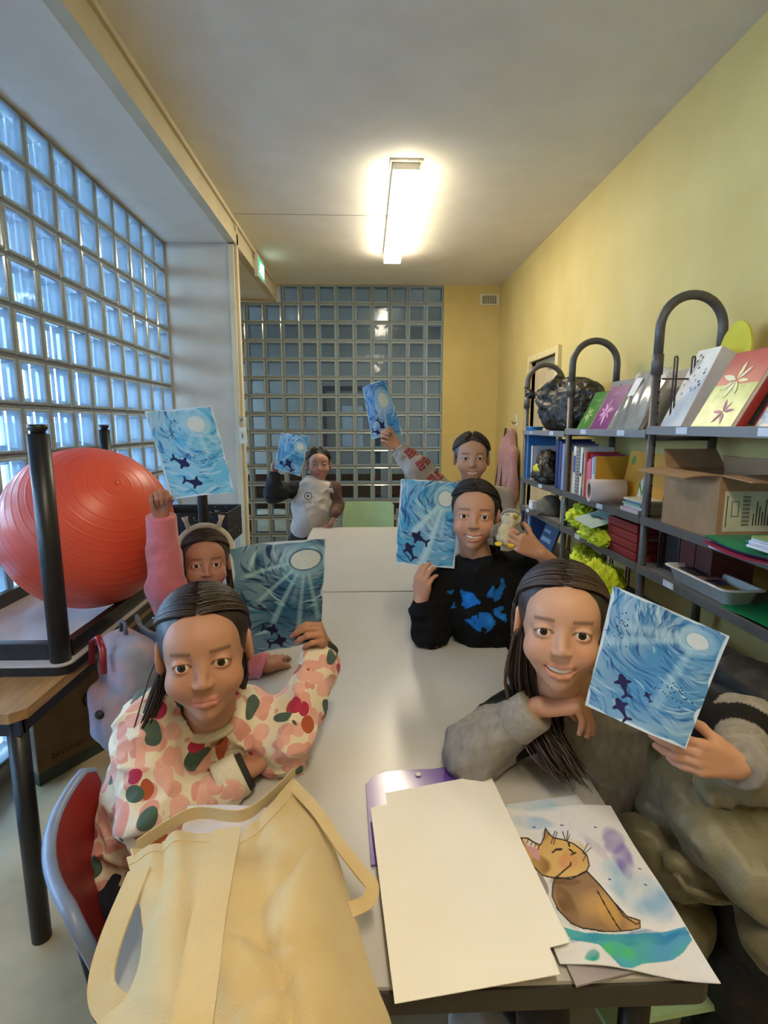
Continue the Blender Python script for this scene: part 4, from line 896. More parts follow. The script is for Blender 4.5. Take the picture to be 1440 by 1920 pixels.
# ================================================================== THE CHILDREN
skin_mat = {}
def skinm(tone):
    if tone not in skin_mat: skin_mat[tone] = mat_attr('skin_'+tone, .5, .15, 500, .12, .35)
    return skin_mat[tone]
LIP = np.array(lin('#b0605a')[:3]); 
def head_arrays(h, smile):
    s = SDF((-.10, -.125, -.20), (.10, .12, .125), h)
    s.ell((0, .018, .026), (.073, .088, .080), .01)
    s.ell((0, -.028, -.030), (.057, .055, .066), .03); s.ell((0, -.045, .030), (.056, .040, .045), .02)
    s.ell((0, -.060, -.084), (.017, .018, .016), .024)
    for x in (-1, 1):
        s.ell((x*.036, -.055, -.032), (.026, .026, .024), .02)
        s.ell((x*.076, .012, -.002), (.009, .019, .031), .006, R=Matrix.Rotation(x*.25, 3, 'Z')); s.ell((x*.086, .006, .002), (.006, .010, .018), .004, neg=True)
        s.ell((x*.031, -.089, .004), (.018, .014, .012), .010, neg=True)
    s.cap((0, -.080, .004), (0, -.094, -.026), .0055, .0085, .012)
    for x in (-1, 1): s.ell((x*.010, -.090, -.029), (.0065, .007, .0055), .006); s.ell((x*.0055, -.096, -.0335), (.0025, .0035, .002), .002, neg=True)
    for x in (-1, 1):
        s.ell((x*.031, -.0705, .002), (.0162, .0140, .0142), .004); s.ell((x*.031, -.0845, .0015), (.0145, .010, .0058), .0012, neg=True)
    zc = -.060
    sm = .009 if smile else .001; wd = .030 if smile else .024
    lip = [(-wd, -.068 if smile else -.071, zc+sm), (-.015, -.0795, zc+sm*.25), (0, -.083, zc), (.015, -.0795, zc+sm*.25), (wd, -.068 if smile else -.071, zc+sm)]
    up = [(x, y, z+.004) for x, y, z in lip]; dn = [(x*.93, y-.0002, z-(.0115 if smile else .0045)+((.008 if smile else .003) if abs(x) > .02 else 0)) for x, y, z in lip]
    s.chain(up, [.0018, .0028, .0030, .0028, .0018], .005); s.chain(dn, [.0018, .0034, .0040, .0034, .0018], .005)
    if smile:
        for q in range(-3, 4): x = q*.0075; s.ell((x, -.0855+abs(x)*.22, zc-.0022+.009*(abs(x)/.03)**1.6), (.0065, .012, .0048*(1-(abs(x)/.034)**2)), .001, neg=True)
    else: s.ell((0, -.0865, zc), (.018, .010, .0008), .0012, neg=True)
    s.cap((0, .018, -.05), (0, .022, -.105), .043, .043, .025)
    V, Fq = s.arrays(); V = relax(V, Fq, 1, .4)
    dl = np.minimum(*[np.min([np.linalg.norm((V-np.array(p))*np.array([1, .6, 1]), axis=1) for p in [tuple(np.array(a)*(1-t)+np.array(b)*t) for a, b in zip(c, c[1:]) for t in (0, .33, .66)]], axis=0) for c in (up, dn)])
    lips = np.clip(1.6-dl/.0042, 0, 1)*(V[:, 1] < -.062)*.7
    cheek = np.clip(1-np.linalg.norm(np.stack([np.abs(V[:, 0])-.040, V[:, 1]+.06, V[:, 2]+.03], 1), axis=1)/.035, 0, 1)*.5
    bz = .0235-.10*(np.abs(V[:, 0])-.03)**2*18; brow = np.clip(1.5-np.abs(V[:, 2]-bz)/.0032, 0, 1)*((np.abs(V[:, 0]) > .014) & (np.abs(V[:, 0]) < .048) & (V[:, 1] < -.05))
    lash = np.clip(1.2-np.abs(np.linalg.norm(np.stack([(np.abs(V[:, 0])-.031)/.0145, (V[:, 2]-.0015)/.0062], 1), axis=1)-1)/.22, 0, 1)*((V[:, 1] < -.062) & (V[:, 2] > .001))
    return V, Fq, lips, cheek, brow, lash
HEADS = {}
def head_get(h, smile):
    if (h, smile) not in HEADS: HEADS[(h, smile)] = head_arrays(h, smile)
    return HEADS[(h, smile)]
FING = [((.024, .078), (.034, .021, .018), .0078), ((.0085, .082), (.038, .024, .019), .0080), ((-.0075, .078), (.035, .022, .018), .0076), ((-.0225, .069), (.027, .017, .016), .0068)]
def hand_arrays(h, flex, thumb=(35, 20, 25, 10), spread=3, fore=.12, wr=.021, backv=None):
    'left hand, palm to -Z, fingers to +Y, thumb at +X; flex = per finger (mcp,pip,dip) degrees'
    bq = (backv if backv is not None else Vector((0, -1, 0)))*fore; s = SDF((min(-.075, bq.x-.04), min(-.03, bq.y-.04), min(-.115, bq.z-.04)), (max(.095, bq.x+.04), .185, max(.06, bq.z+.04)), h)
    bv = (backv if backv is not None else Vector((0, -1, 0)))*fore; s.cap((0, 0, 0), bv, wr, wr*1.25, .014)
    for (kx, ky), L, r in FING: s.cap((kx*.55, .004, 0), (kx, ky, .001), .0125, .0098, .009)
    s.cap((.008, .012, -.006), (.030, .044, -.010), .0135, .0115, .012); s.cap((-.014, .015, -.006), (-.022, .055, -.006), .011, .009, .01)
    tips = []
    for i, ((kx, ky), L, r) in enumerate(FING):
        p = Vector((kx, ky, 0)); a = 0; ab = math.radians(spread*(1.2-i)); rr = [r*1.08, r, r*.94, r*.80]
        for j in range(3):
            a += math.radians(flex[i][j]); d = Vector((math.sin(ab)*math.cos(a), math.cos(ab)*math.cos(a), -math.sin(a))); q = p+d*L[j]
            s.cap(p, q, rr[j], rr[j+1], .0035 if j else .005); p = q
        n = Vector((0, math.sin(a), math.cos(a))); tips.append((p-d*.005+n*r*.62, n, d))
    t = [math.radians(v) for v in thumb]; p = Vector((.030, .044, -.010)); d = Vector((math.sin(t[0])*math.cos(t[1]), math.cos(t[0])*math.cos(t[1]), -math.sin(t[1])))
    q = p+d*.030; s.cap((.018, .022, -.008), p, .0125, .0108, .008); s.cap(p, q, .0106, .0092, .005)
    d2 = (d+Vector((-math.sin(t[2])*.9, 0, -math.sin(t[3])))).normalized(); q2 = q+d2*.024; s.cap(q, q2, .0092, .0074, .004)
    V, Fq = s.arrays(); V = relax(V, Fq, 1, .35); nail = np.zeros(len(V))
    for c, n, dd_ in tips:
        w_ = V-np.array(c); al = w_@np.array(dd_); nn = w_@np.array(n); si = np.linalg.norm(w_-al[:, None]*np.array(dd_)-nn[:, None]*np.array(n), axis=1)
        nail = np.maximum(nail, (np.abs(al) < .0065)*(si < .0042)*(nn > -.0015)*(nn < .006))
    return V, Fq, nail
def hand_matrix(wrist, dirv, palm, mirror, sc):
    y = Vector(dirv).normalized(); z = -Vector(palm); z = (z-y*z.dot(y)).normalized(); x = y.cross(z)
    M = Matrix((x*(-1 if mirror else 1), y, z)).transposed()*sc; M = M.to_4x4(); M.translation = Vector(wrist); return M
def xf(V, M): A = np.array(M)[:3, :3]; return V@A.T+np.array(M)[:3, 3]
def join(parts):
    Vs, Fs, Cs, o = [], [], [], 0
    for V, Fq, c in parts: Vs.append(V); Fs.append(Fq+o); Cs.append(c); o += len(V)
    return np.concatenate(Vs), np.concatenate(Fs), np.concatenate(Cs)
def look(face, up=(0, 0, 1), roll=0):
    'head matrix: local -Y looks along face'
    y = -Vector(face).normalized(); x = y.cross(Vector(up)).normalized(); z = x.cross(y); M = Matrix((x, y, z)).transposed()
    return (M @ Matrix.Rotation(roll, 3, 'Y')).to_4x4()
GRIP = [(50, 70, 30), (52, 72, 32), (55, 74, 34), (58, 76, 36)]
PINCH = [(38, 42, 18), (42, 46, 20), (46, 50, 22), (50, 54, 24)]
REST = [(18, 30, 15), (20, 32, 16), (22, 34, 18), (25, 36, 20)]
FIST = [(72, 88, 45), (74, 90, 45), (76, 90, 45), (78, 90, 45)]
DROOP = [(60, 16, 8), (64, 20, 10), (68, 24, 12), (72, 28, 14)]
eye_w = mat('eye_white', '#e6e0da', .15, '#ddd6d0', 30); iris_m = mat('iris_brown', '#3b2416', .15, '#2a180e', 80); pup_m = mat('pupil', '#050505', .1); teeth_m = mat('teeth', '#e6ddcc', .25)
def person(label, base, head, tone, hands, core, h=.0024, hs=1.0, smile=False, nk=None):
    '''body = one mesh: head and neck, trunk and arms, hands'''
    root = thing('person', label, 'person', base); sk = np.array(lin(tone)[:3]); parts = []
    Mh = Matrix.Translation(Vector(head['pos'])) @ look(head['face'], roll=head.get('roll', 0)) @ Matrix.Scale(head.get('s', 1.0), 4)
    V, Fq, lips, cheek, brow, lash = head_get(h, smile)
    c = np.tile(sk, (len(V), 1)); c = c*(1-cheek[:, None])+cheek[:, None]*sk*np.array([1.05, .78, .74]); c = c*(1-lips[:, None]*.8)+lips[:, None]*.8*LIP
    dk = np.array(lin('#2a1c14')[:3]); bl = np.clip(brow*.6+lash*.8, 0, .85)[:, None]; c = c*(1-bl)+bl*dk
    parts.append((xf(V, Mh), Fq, c))
    for hd in hands:
        M = hand_matrix(hd['w'], hd['d'], hd['palm'], hd['side'] == 'R', hd.get('s', .92)*hs)
        bv = (M.inverted().to_3x3() @ (Vector(hd['el'])-Vector(hd['w']))).normalized() if 'el' in hd else None
        V, Fq, nail = hand_arrays(hd.get('h', h), hd['flex'], hd.get('thumb', (35, 20, 25, 10)), hd.get('spread', 3), hd.get('fore', .10), backv=bv)
        if hd['side'] == 'R': Fq = Fq[:, ::-1]
        c = np.tile(sk*np.array([1, .95, .93]), (len(V), 1)); c[nail > 0] = np.minimum(sk*np.array([1.12, 1.02, 1.02]), 1); parts.append((xf(V, M), Fq, c))
    pts = [Vector(p) for ch, _ in core for p in ch]; lo = np.min([list(p) for p in pts], 0)-.12; hi = np.max([list(p) for p in pts], 0)+.12
    s = SDF(lo, hi, .012)
    for ch, rs in core: s.chain(ch, rs, .02)
    V, Fq = s.arrays(); parts.append((V, Fq, np.tile(sk, (len(V), 1))))
    if nk is not None:
        a_ = Mh @ Vector((0, .021, -.072)); b_ = Vector(nk); s = SDF(np.minimum(np.array(a_), np.array(b_))-.07, np.maximum(np.array(a_), np.array(b_))+.07, .005); s.cap(a_, b_, .0435*head.get('s', 1), .050, .01); V, Fq = s.arrays(); V = relax(V, Fq, 1); parts.append((V, Fq, np.tile(sk, (len(V), 1))))
    V, Fq, c = join(parts)
    body = link('body', np_mesh('body', V, Fq, c), skinm(tone), root, keep_world=True)
    for x in (-1, 1):
        Me = Mh @ Matrix.Translation((x*.031, -.0705, .0025))
        e = MB().lathe([(.0125*math.sin(a), .0125*math.cos(a)) for a in [math.pi*k/14 for k in range(15)]], 20, Me @ Matrix.Rotation(math.pi/2, 4, 'X')).build('eye', eye_w, body, kw=True)
        def capd(a0, r): return [(r*math.sin(a), r*math.cos(a)) for a in [a0*(1-k/5) for k in range(6)]]
        MB().lathe(capd(.56, .01265), 18, Me @ Matrix.Rotation(math.pi/2, 4, 'X')).build('iris', iris_m, body, kw=True)
        MB().lathe(capd(.26, .0128), 14, Me @ Matrix.Rotation(math.pi/2, 4, 'X')).build('pupil', pup_m, body, kw=True)
    if smile:
        MB().grid(lambda u, v: Mh @ Vector(((u-.5)*.046, -.0775+.010*(2*u-1)**2, -.0572-(v*.0068)+.0065*(2*u-1)**2)), 14, 3, .002).build('teeth', teeth_m, body, kw=True)
    return root, Mh
def garment(name, root, caps, m, h=.006, fold=.010, seed=0, k=.03, ells=(), neck=None, plane=None, extra=None, it=1, fdir=None, cols=None):
    pts = [Vector(p) for c in caps for p in c[0]]+[Vector(e[0]) for e in ells]; rm = max([max(c[1]) for c in caps])+.06
    s = SDF(np.min([list(p) for p in pts], 0)-rm, np.max([list(p) for p in pts], 0)+rm, h)
    for e in ells: s.ell(e[0], e[1], .04, R=e[2] if len(e) > 2 else None)
    for c in caps: s.chain(c[0], c[1], c[2] if len(c) > 2 else k)
    def dsp(p):
        w_ = np.stack([noise3(p+seed, 6), noise3(p+seed+3, 6), noise3(p+seed+7, 6)], -1); q = p+w_*.10
        if fdir is not None: q = q*np.array(fdir)
        a = np.abs(noise3(q+seed, 10)); b = np.abs(noise3(q*1.0+seed+5, 21)); c_ = np.abs(noise3(q+seed+9, 44)); return fold*(3.6*np.minimum(a, .3)-.6)+fold*.75*(3*np.minimum(b, .25)-.45)+fold*.25*(2*c_-.4)
    s.disp(dsp, .035)
    if neck: s.cap(neck[0], neck[1], neck[2], neck[2], .006, neg=True)
    if plane: s.plane(plane[0], plane[1], .004)
    if extra: extra(s)
    return soft(name, s, m, root, it, cols)
def cuff(root, p, d, r, ln, m, sq=(1, 1), name='cuff'):
    p = Vector(p); d = Vector(d).normalized()
    return MB().tube([p-d*ln*.5, p-d*ln*.42, p, p+d*ln*.42, p+d*ln*.5, p+d*ln*.46, p+d*ln*.1], [r*1.0, r*1.06, r*1.03, r*1.02, r*.98, r*.86, r*.8], 24, squash=sq).build(name, m, root, kw=True)
def trousers(root, hips, knees, ankles, m, seed=0, shoe=None, rk=.062):
    caps = []
    for hp, kn, an in zip(hips, knees, ankles): caps.append(([hp, kn, an], [.085, rk, .048]))
    garment('trousers', root, caps, m, .011, .006, seed, ells=[(((Vector(hips[0])+Vector(hips[1]))/2), (.14, .12, .11))])
    for an, kn in zip(ankles, knees):
        f = shoe[1] if shoe and len(shoe) > 1 else Vector((0, -1, 0)); a = Vector(an)
        s = SDF(np.array(a)-.22, np.array(a)+.2, .011); b = Vector((a.x, a.y, .035)); s.chain([b-f*.03, b+f*.08, b+f*.14], [.038, .036, .028], .02); s.plane((0, 0, -1), -.002, .004)
        soft('shoe', s, shoe[0], root, 1)
# ---- hair
def hair_m(col, col2): return mat_attr('hair_strands', .42, .1, 200, 0, .5)
def hair_old(col, col2): return mat('hair_'+col, col, .45, col2, 70, .15, 140, stretch=(3, 2, .6), spec=.4)
def strand_mesh(paths, r0, nside=4):
    V, Fq = [], []; o = 0
    for pts, r in paths:
        pts = np.array([list(p) for p in pts]); n = len(pts); t = np.gradient(pts, axis=0); t /= np.linalg.norm(t, axis=1)[:, None]+1e-9
        a = np.cross(t, [.31, .77, .55]); a /= np.linalg.norm(a, axis=1)[:, None]+1e-9; b = np.cross(t, a)
        rad = r*r0*np.clip(np.minimum(np.linspace(.5, 5, n), np.linspace(6, .25, n)), .12, 1)
        for k in range(nside): 
            an = 2*math.pi*k/nside; V.append(pts+(a*math.cos(an)+b*math.sin(an))*rad[:, None])
        for i in range(n-1):
            for k in range(nside): k2 = (k+1) % nside; Fq.append((o+k*n+i, o+k2*n+i, o+k2*n+i+1, o+k*n+i+1))
        o += nside*n
    return np.concatenate(V), np.array(Fq)
def hair(root, Mh, style, col, col2, seed=1, n=420, length=0., h=.004, fall=None, part=0.0, r0=.0022, frontcut=.0, thick=1.0, gather=None, lock=None):
    rd = random.Random(seed); s = SDF((-.115, -.13, -.16), (.115, .15, .15), h); T = thick
    s.ell((0, .024, .031), (.0795*T, .094*T, .0855*T), .01)
    if style == 'short': s.plane((0, -.25, -1), .010, .01)
    s.ell((0, -.092, -.042+frontcut), (.066, .075, .100), .012, neg=True)
    s.plane((0, -.55, -1), .055, .012)
    s.disp(lambda p: .003*noise3(p*np.array([3, .6, .6])+seed, 40)+.002*noise3(p+seed, 20), .02)
    V, Fq = s.arrays(); V = relax(V, Fq, 1); V = xf(V, Mh)
    down = (Mh.to_3x3().inverted() @ Vector((0, 0, -1))).normalized(); fl = Vector(fall) if fall else None
    paths = []
    for q in range(n):
        side = rd.choice((-1, 1)); a = math.radians(rd.uniform(-57, 66)); end = math.radians(rd.uniform(80, 104) if length else rd.uniform(35, 92))
        if style == 'short': a = math.radians(rd.uniform(-56, 75)); st = math.radians(rd.uniform(0, 50)); end = st+math.radians(rd.uniform(22, 40))
        else: st = math.radians(rd.uniform(0, 10))
        pts = []; jr = rd.uniform(.995, 1.045)*T; N_ = 11
        for i in range(N_):
            f = st+(end-st)*i/(N_-1); drift = (.30 if style != 'short' else -.15)*f
            d = Vector((side*math.sin(f)+part*math.cos(f), math.sin(a)*math.cos(f)+drift*(1 if style != 'long' else .55), math.cos(a)*math.cos(f))); d.normalize()
            p = Vector((0, .024, .031))+Vector((d.x*.081, d.y*.0955, d.z*.087))*jr
            pts.append(p)
        if gather is not None:
            g = Vector(gather); last = pts[-1]
            for i in range(1, 6): t = i/5; pts.append(last.lerp(g, t)+Vector((0, .02*math.sin(t*3.1), 0)))
            last = pts[-1]
        if length:
            last = pts[-1]; L = length*rd.uniform(.75, 1.05); nx = 9
            for i in range(1, nx+1):
                t = i/nx; dv = down*L*t
                if fl is not None: dv = dv+fl*t*L*(1.0 if side > 0 else -.15)
                pts.append(last+dv+Vector((rd.uniform(-.004, .004)+.010*math.sin(3*t+q)*.4, .004*math.sin(2.3*t+q), 0)))
        paths.append(([Mh @ p for p in pts], rd.uniform(.7, 1.3)))
    if lock:
        for q in range(lock[1]):
            o = Vector((rd.gauss(0, 1), rd.gauss(0, 1), rd.gauss(0, .6)))*lock[2]; pl = [np.array(list(V3(p)+o*(1.0 if i_ else .5)+Vector((rd.uniform(-1, 1), rd.uniform(-1, 1), 0))*lock[2]*.25*i_)) for i_, p in enumerate(lock[0])]
            n_ = len(pl); pp_ = []
            for k in range(16):
                f = k/15*(n_-1); i0 = min(int(f), n_-2); a = f-i0; p0, p1, p2, p3 = pl[max(i0-1, 0)], pl[i0], pl[i0+1], pl[min(i0+2, n_-1)]
                pp_.append(.5*((2*p1)+(-p0+p2)*a+(2*p0-5*p1+4*p2-p3)*a*a+(-p0+3*p1-3*p2+p3)*a**3))
            paths.append((pp_, rd.uniform(.7, 1.2)))
    V2, F2 = strand_mesh(paths, r0)
    Vv = np.concatenate([V, V2]); Ff = np.concatenate([Fq, F2+len(V)]); ca, cb_ = np.array(lin(col)[:3]), np.array(lin(col2)[:3])
    cc = [np.tile(cb_*.6+ca*.4, (len(V), 1))]
    for pts, _ in paths:
        k = rd.random(); c = cb_+(ca*2.0-cb_)*k**1.6; cc.append(np.tile(c, (len(pts)*4, 1)))
    return link('hair', np_mesh('hair', Vv, Ff, np.concatenate(cc)), hair_m(col, col2), root, keep_world=True)
# ------------------------------------------------------------------ painted papers
def hexa(c): return np.array(lin(c)[:3], np.float32)
def inpoly(X, Y, poly):
    r = np.zeros(X.shape, bool); n = len(poly); j = n-1
    for i in range(n):
        xi, yi = poly[i]; xj, yj = poly[j]; c = ((yi > Y) != (yj > Y)) & (X < (xj-xi)*(Y-yi)/((yj-yi) if yj != yi else 1e-9)+xi); r ^= c; j = i
    return r
WHALE = [(0, .0), (.06, .10), (.26, .17), (.33, .36), (.42, .37), (.46, .16), (.72, .07), (.86, .07), (.98, .24), (1.06, .22), (.98, .0), (1.06, -.2), (.97, -.22), (.85, -.05), (.7, -.06), (.45, -.14), (.38, -.34), (.3, -.33), (.25, -.16), (.06, -.09)]
def fishpoly(cx, cy, L, ang, flip=1):
    a = math.radians(ang); return [(cx+L*((x-.45)*math.cos(a)-flip*y*math.sin(a)), cy+L*((x-.45)*math.sin(a)+flip*y*math.cos(a))) for x, y in WHALE]
def bars(U, V_, cx, cy, ang, L0, L1, w):
    dx, dy = math.cos(math.radians(ang)), math.sin(math.radians(ang)); t = (U-cx)*dx+(V_-cy)*dy; d = np.abs(-(U-cx)*dy+(V_-cy)*dx)
    return np.clip(1.4-d/(w*(.5+.8*np.clip(t, 0, 1.2))), 0, 1)*np.clip((t-L0)*25, 0, 1)*np.clip((L1-t)*12, 0, 1)
def ocean(nu, nv, seed, sun, r, pal, fish, rays, n=900, dots=(), ring=None, white=.22, ell=(1, 1), wmul=1.0, swirl=0.0, dark=1.25):
    rd = random.Random(seed); u = np.linspace(0, 1, nu); v = np.linspace(0, 1.41, nv); U, V_ = np.meshgrid(u, v, indexing='ij')
    p3 = np.stack([U, V_, np.zeros_like(U)], -1)+seed; dx, dy = (U-sun[0])/ell[0], (V_-sun[1]*1.41)/ell[1]
    wob = noise3(p3, 3)*.16+noise3(p3, 8)*.05; rho = np.hypot(dx, dy)+wob*.8*np.clip(np.hypot(dx, dy)*3-r, 0, 1); th = np.arctan2(dy, dx)+swirl*rho
    C_ = np.empty(U.shape+(3,), np.float32); C_[:] = hexa('#bcc6cc'); C_ *= (1+.10*noise3(p3, 9))[..., None]
    base = hexa(pal[1])*.85+hexa('#c4d2d8')*.15; m = np.clip(.75+1.0*noise3(p3+5, 3.2), .25, .98)[..., None]; C_ = C_*(1-m)+base*m
    br = .75+1.1*noise3(np.stack([rho*55, th*4, np.zeros_like(rho)], -1)+seed, 1.0); rmax = 1.7
    for k in range(n):
        R_ = r*1.2+rmax*rd.random()**.8; t0 = rd.uniform(-math.pi, math.pi); da = rd.uniform(.05, .20)/max(R_, .22); w_ = rd.uniform(.008, .024)*wmul; sl = rd.uniform(-.5, .5)
        x_, y_ = sun[0]+R_*math.cos(t0)*ell[0], sun[1]*1.41+R_*math.sin(t0)*ell[1]
        if not (-.15 < x_ < 1.15 and -.15 < y_ < 1.56): continue
        q = (th-t0+math.pi) % (2*math.pi)-math.pi; tap = 1-(np.abs(q)/da)**2; a = np.clip((1.1-np.abs(rho-R_-sl*q*R_)/(w_*np.clip(tap, .15, 1)))*2.2, 0, 1)*np.clip(tap*5, 0, 1)
        c = hexa('#b9ccd4') if rd.random() < white else hexa(rd.choice(pal)); al = (a*rd.uniform(.55, 1)*np.clip(br, .3, 1))[..., None]; C_ = C_*(1-al)+c*al
    for ang, L1, w_, al in rays:
        a = (bars(U, V_, sun[0], sun[1]*1.41, ang, r*1.1, L1, w_)*al)[..., None]; C_ = C_*(1-a)+hexa('#bfd3d8')*a
    d0 = np.hypot(dx, dy); e = noise3(p3, 9)*.02
    halo = np.clip(1-(d0-r)/(r*.9), 0, .55)[..., None]*(d0 > r)[..., None]; C_ = C_*(1-halo)+hexa('#b6cdd6')*halo
    if ring: a = np.clip(1.3-np.abs(d0+e*.3-r)/.012, 0, .85)[..., None]; C_ = C_*(1-a)+hexa(ring)*a
    a = np.clip((r-d0+e*.4)*70, 0, 1)[..., None]; C_ = C_*(1-a)+hexa('#cfd0cc')*(1+.05*noise3(p3, 22))[..., None]*a
    bd = np.minimum(np.minimum(U, 1-U), np.minimum(V_, 1.41-V_)); a = np.clip((.020+.05*noise3(p3, 7)-bd)*90, 0, .9)[..., None]; C_ = C_*(1-a)+hexa('#d2d7db')*a
    for (x, y, L, ang, fl) in fish:
        k = inpoly(U, V_, fishpoly(x, y*1.41, L, ang, fl)); C_[k] = hexa('#221f57')*(1+.5*noise3(p3[k], 16))[:, None]
    for (x, y, sx, sy, nn) in dots:
        for q in range(nn):
            px, py = rd.gauss(x, sx), rd.gauss(y*1.41, sy); k = np.hypot(U-px, V_-py) < .0072; C_[k] = hexa('#1a2440')
    return np.clip(C_, 0, 1)**dark*np.array([.92, 1.0, 1.04])
def sheet(root, corners, cols, bulge=(0, 0), name='paper', curl=0.0, tatt=0.004, off=.0007, seedc=0):
    'corners TL TR BR BL in the room; cols (nu,nv,3)'
    nu, nv = cols.shape[:2]; TL, TR, BR, BL = [np.array(list(c)) for c in corners]; nrm = np.cross(TR-TL, BL-TL); nrm /= np.linalg.norm(nrm); nrm = -nrm
    if nrm@(np.array([0, 0, CAM_H])-(TL+BR)/2) < 0: nrm = -nrm
    def surf(nu, nv):
        u, v = np.meshgrid(np.linspace(0, 1, nu), np.linspace(0, 1, nv), indexing='ij')
        ed = tatt*(noise3(np.stack([u*6, v*6, u*0], -1)+seedc, 1.0))
        uu, vv = u+ed*(u*(1-u) < .2)*0, v
        p = TL*((1-uu)*(1-vv))[..., None]+TR*(uu*(1-vv))[..., None]+BR*(uu*vv)[..., None]+BL*((1-uu)*vv)[..., None]
        k = bulge[0]*np.sin(np.pi*u)+bulge[1]*np.sin(np.pi*v)+curl*(np.clip(.35-u, 0, 1)+0*v)**2*8+.003*np.sin(7*u+3*v+seedc)+.002*np.sin(9*v-4*u)
        return p+nrm*k[..., None]
    def quads(nu, nv):
        i = np.arange(nu*nv).reshape(nu, nv); return np.stack([i[:-1, :-1], i[:-1, 1:], i[1:, 1:], i[1:, :-1]], -1).reshape(-1, 4)
    A = surf(nu, nv).reshape(-1, 3); B = (surf(24, 24)-nrm*off).reshape(-1, 3)
    Fq = np.concatenate([quads(nu, nv), quads(24, 24)[:, ::-1]+len(A)])
    C_ = np.concatenate([cols.reshape(-1, 3), np.tile(hexa('#cfd2d4'), (len(B), 1))])
    return link(name, np_mesh(name, np.concatenate([A, B]), Fq, C_), mat_attr('painted_paper', .65, .25, 220, 0, .3), root, keep_world=True)
def painting(label, px, zc, cols, bulge=(0, 0), curl=0, seedc=0):
    cs = [P(x, y, z) for (x, y), z in zip(px, zc)]; t = thing('painting', label, 'painting', (cs[2]+cs[3])/2, group='ocean paintings held up by the children')
    sheet(t, cs, cols, bulge, curl=curl, seedc=seedc); return t, cs
BL_A = ('#14486a', '#1f6488', '#347f9e', '#103c60', '#1a5678'); BL_B = ('#3b93bd', '#5fb0cf', '#2a78b0', '#86bfd2'); BL_C = ('#22699c', '#3a84b0', '#235a94', '#5d98b8', '#2f7aa0'); BL_D = ('#1668a8', '#2a86c4', '#10558f', '#4aa4d2'); BL_E = ('#146a9c', '#2b8fba', '#4fa9c8', '#145688')
painting('dark teal ocean painting held by the girl in the floral sweatshirt', ((442, 1020), (612, 1008), (601, 1200), (470, 1222)), (1.235, 1.235, 1.285, 1.285),
         ocean(190, 240, 11, (.78, .18), .155, BL_A, [(.33, .80, .22, 200, 1), (.42, .92, .26, 170, 1)], [(95, 1.0, .03, .5), (118, .95, .035, .6), (140, .8, .03, .6), (170, .75, .03, .6), (78, .9, .03, .45), (105, .6, .05, .3)], dots=[(.83, .68, .05, .03, 14)], ring='#2a5f7a', dark=1.5, ell=(1.15, .85), white=.14), (.012, .006), .05, 1)
painting('pale turquoise ocean painting held up by the girl in pink', ((272, 772), (397, 762), (438, 922), (320, 937)), (1.70, 1.70, 1.68, 1.68),
         ocean(150, 190, 23, (.70, .19), .14, BL_B, [(.33, .60, .30, 215, -1), (.44, .84, .30, 200, -1)], [(85, .6, .05, .4), (120, .5, .05, .4), (55, .5, .05, .4), (180, .4, .05, .4)], dots=[(.3, .25, .05, .09, 40), (.45, .55, .2, .03, 40), (.75, .62, .12, .02, 20)], white=.24, wmul=1.3), (.006, -.006), 0, 2)
painting('small blue ocean painting held by the standing child in the white sweatshirt', ((527, 812), (580, 818), (563, 893), (514, 878)), (3.84, 3.84, 3.80, 3.80),
         ocean(100, 140, 31, (.78, .30), .13, BL_E, [(.25, .82, .28, 40, 1), (.52, .80, .45, 50, 1)], [(130, 1.0, .05, .4)], white=.15), (.01, .004), 0, 3)
painting('bright blue ocean painting held up high at the back', ((679, 726), (722, 712), (755, 815), (698, 824)), (2.64, 2.66, 2.60, 2.58),
         ocean(110, 160, 43, (.66, .36), .20, BL_D, [(.38, .78, .34, 235, 1), (.18, .90, .26, 200, 1)], [(100, 1.1, .05, .5), (130, .9, .05, .5)], white=.14), (.012, .006), 0, 4)
painting('blue ocean painting with two sun rays held by the child in black', ((752, 898), (858, 905), (852, 1066), (741, 1056)), (1.80, 1.80, 1.78, 1.78),
         ocean(150, 215, 57, (.80, .20), .135, BL_E, [(.37, .68, .32, 25, 1), (.23, .83, .30, 60, 1)], [(108, 1.25, .05, .75), (132, .85, .055, .75), (120, .6, .05, .4), (95, .7, .04, .4)], white=.14, ring='#5f9fb8'), (.008, .004), 0, 5)
painting('large blue streaked ocean painting held by the girl in grey', ((1150, 1098), (1368, 1193), (1286, 1405), (1097, 1322)), (.975, .885, .865, .955),
         ocean(250, 330, 71, (.79, .15), .10, BL_C, [(.31, .72, .25, 62, 1), (.35, .90, .24, 50, 1), (.55, .73, .11, 50, 1)], [(150, 1.1, .05, .45), (100, 1.0, .05, .35), (165, .7, .06, .4)], dots=[(.17, .30, .05, .12, 28), (.72, .62, .12, .05, 30)], n=1300, white=.14, wmul=.9), (.008, -.012), 0, 6)
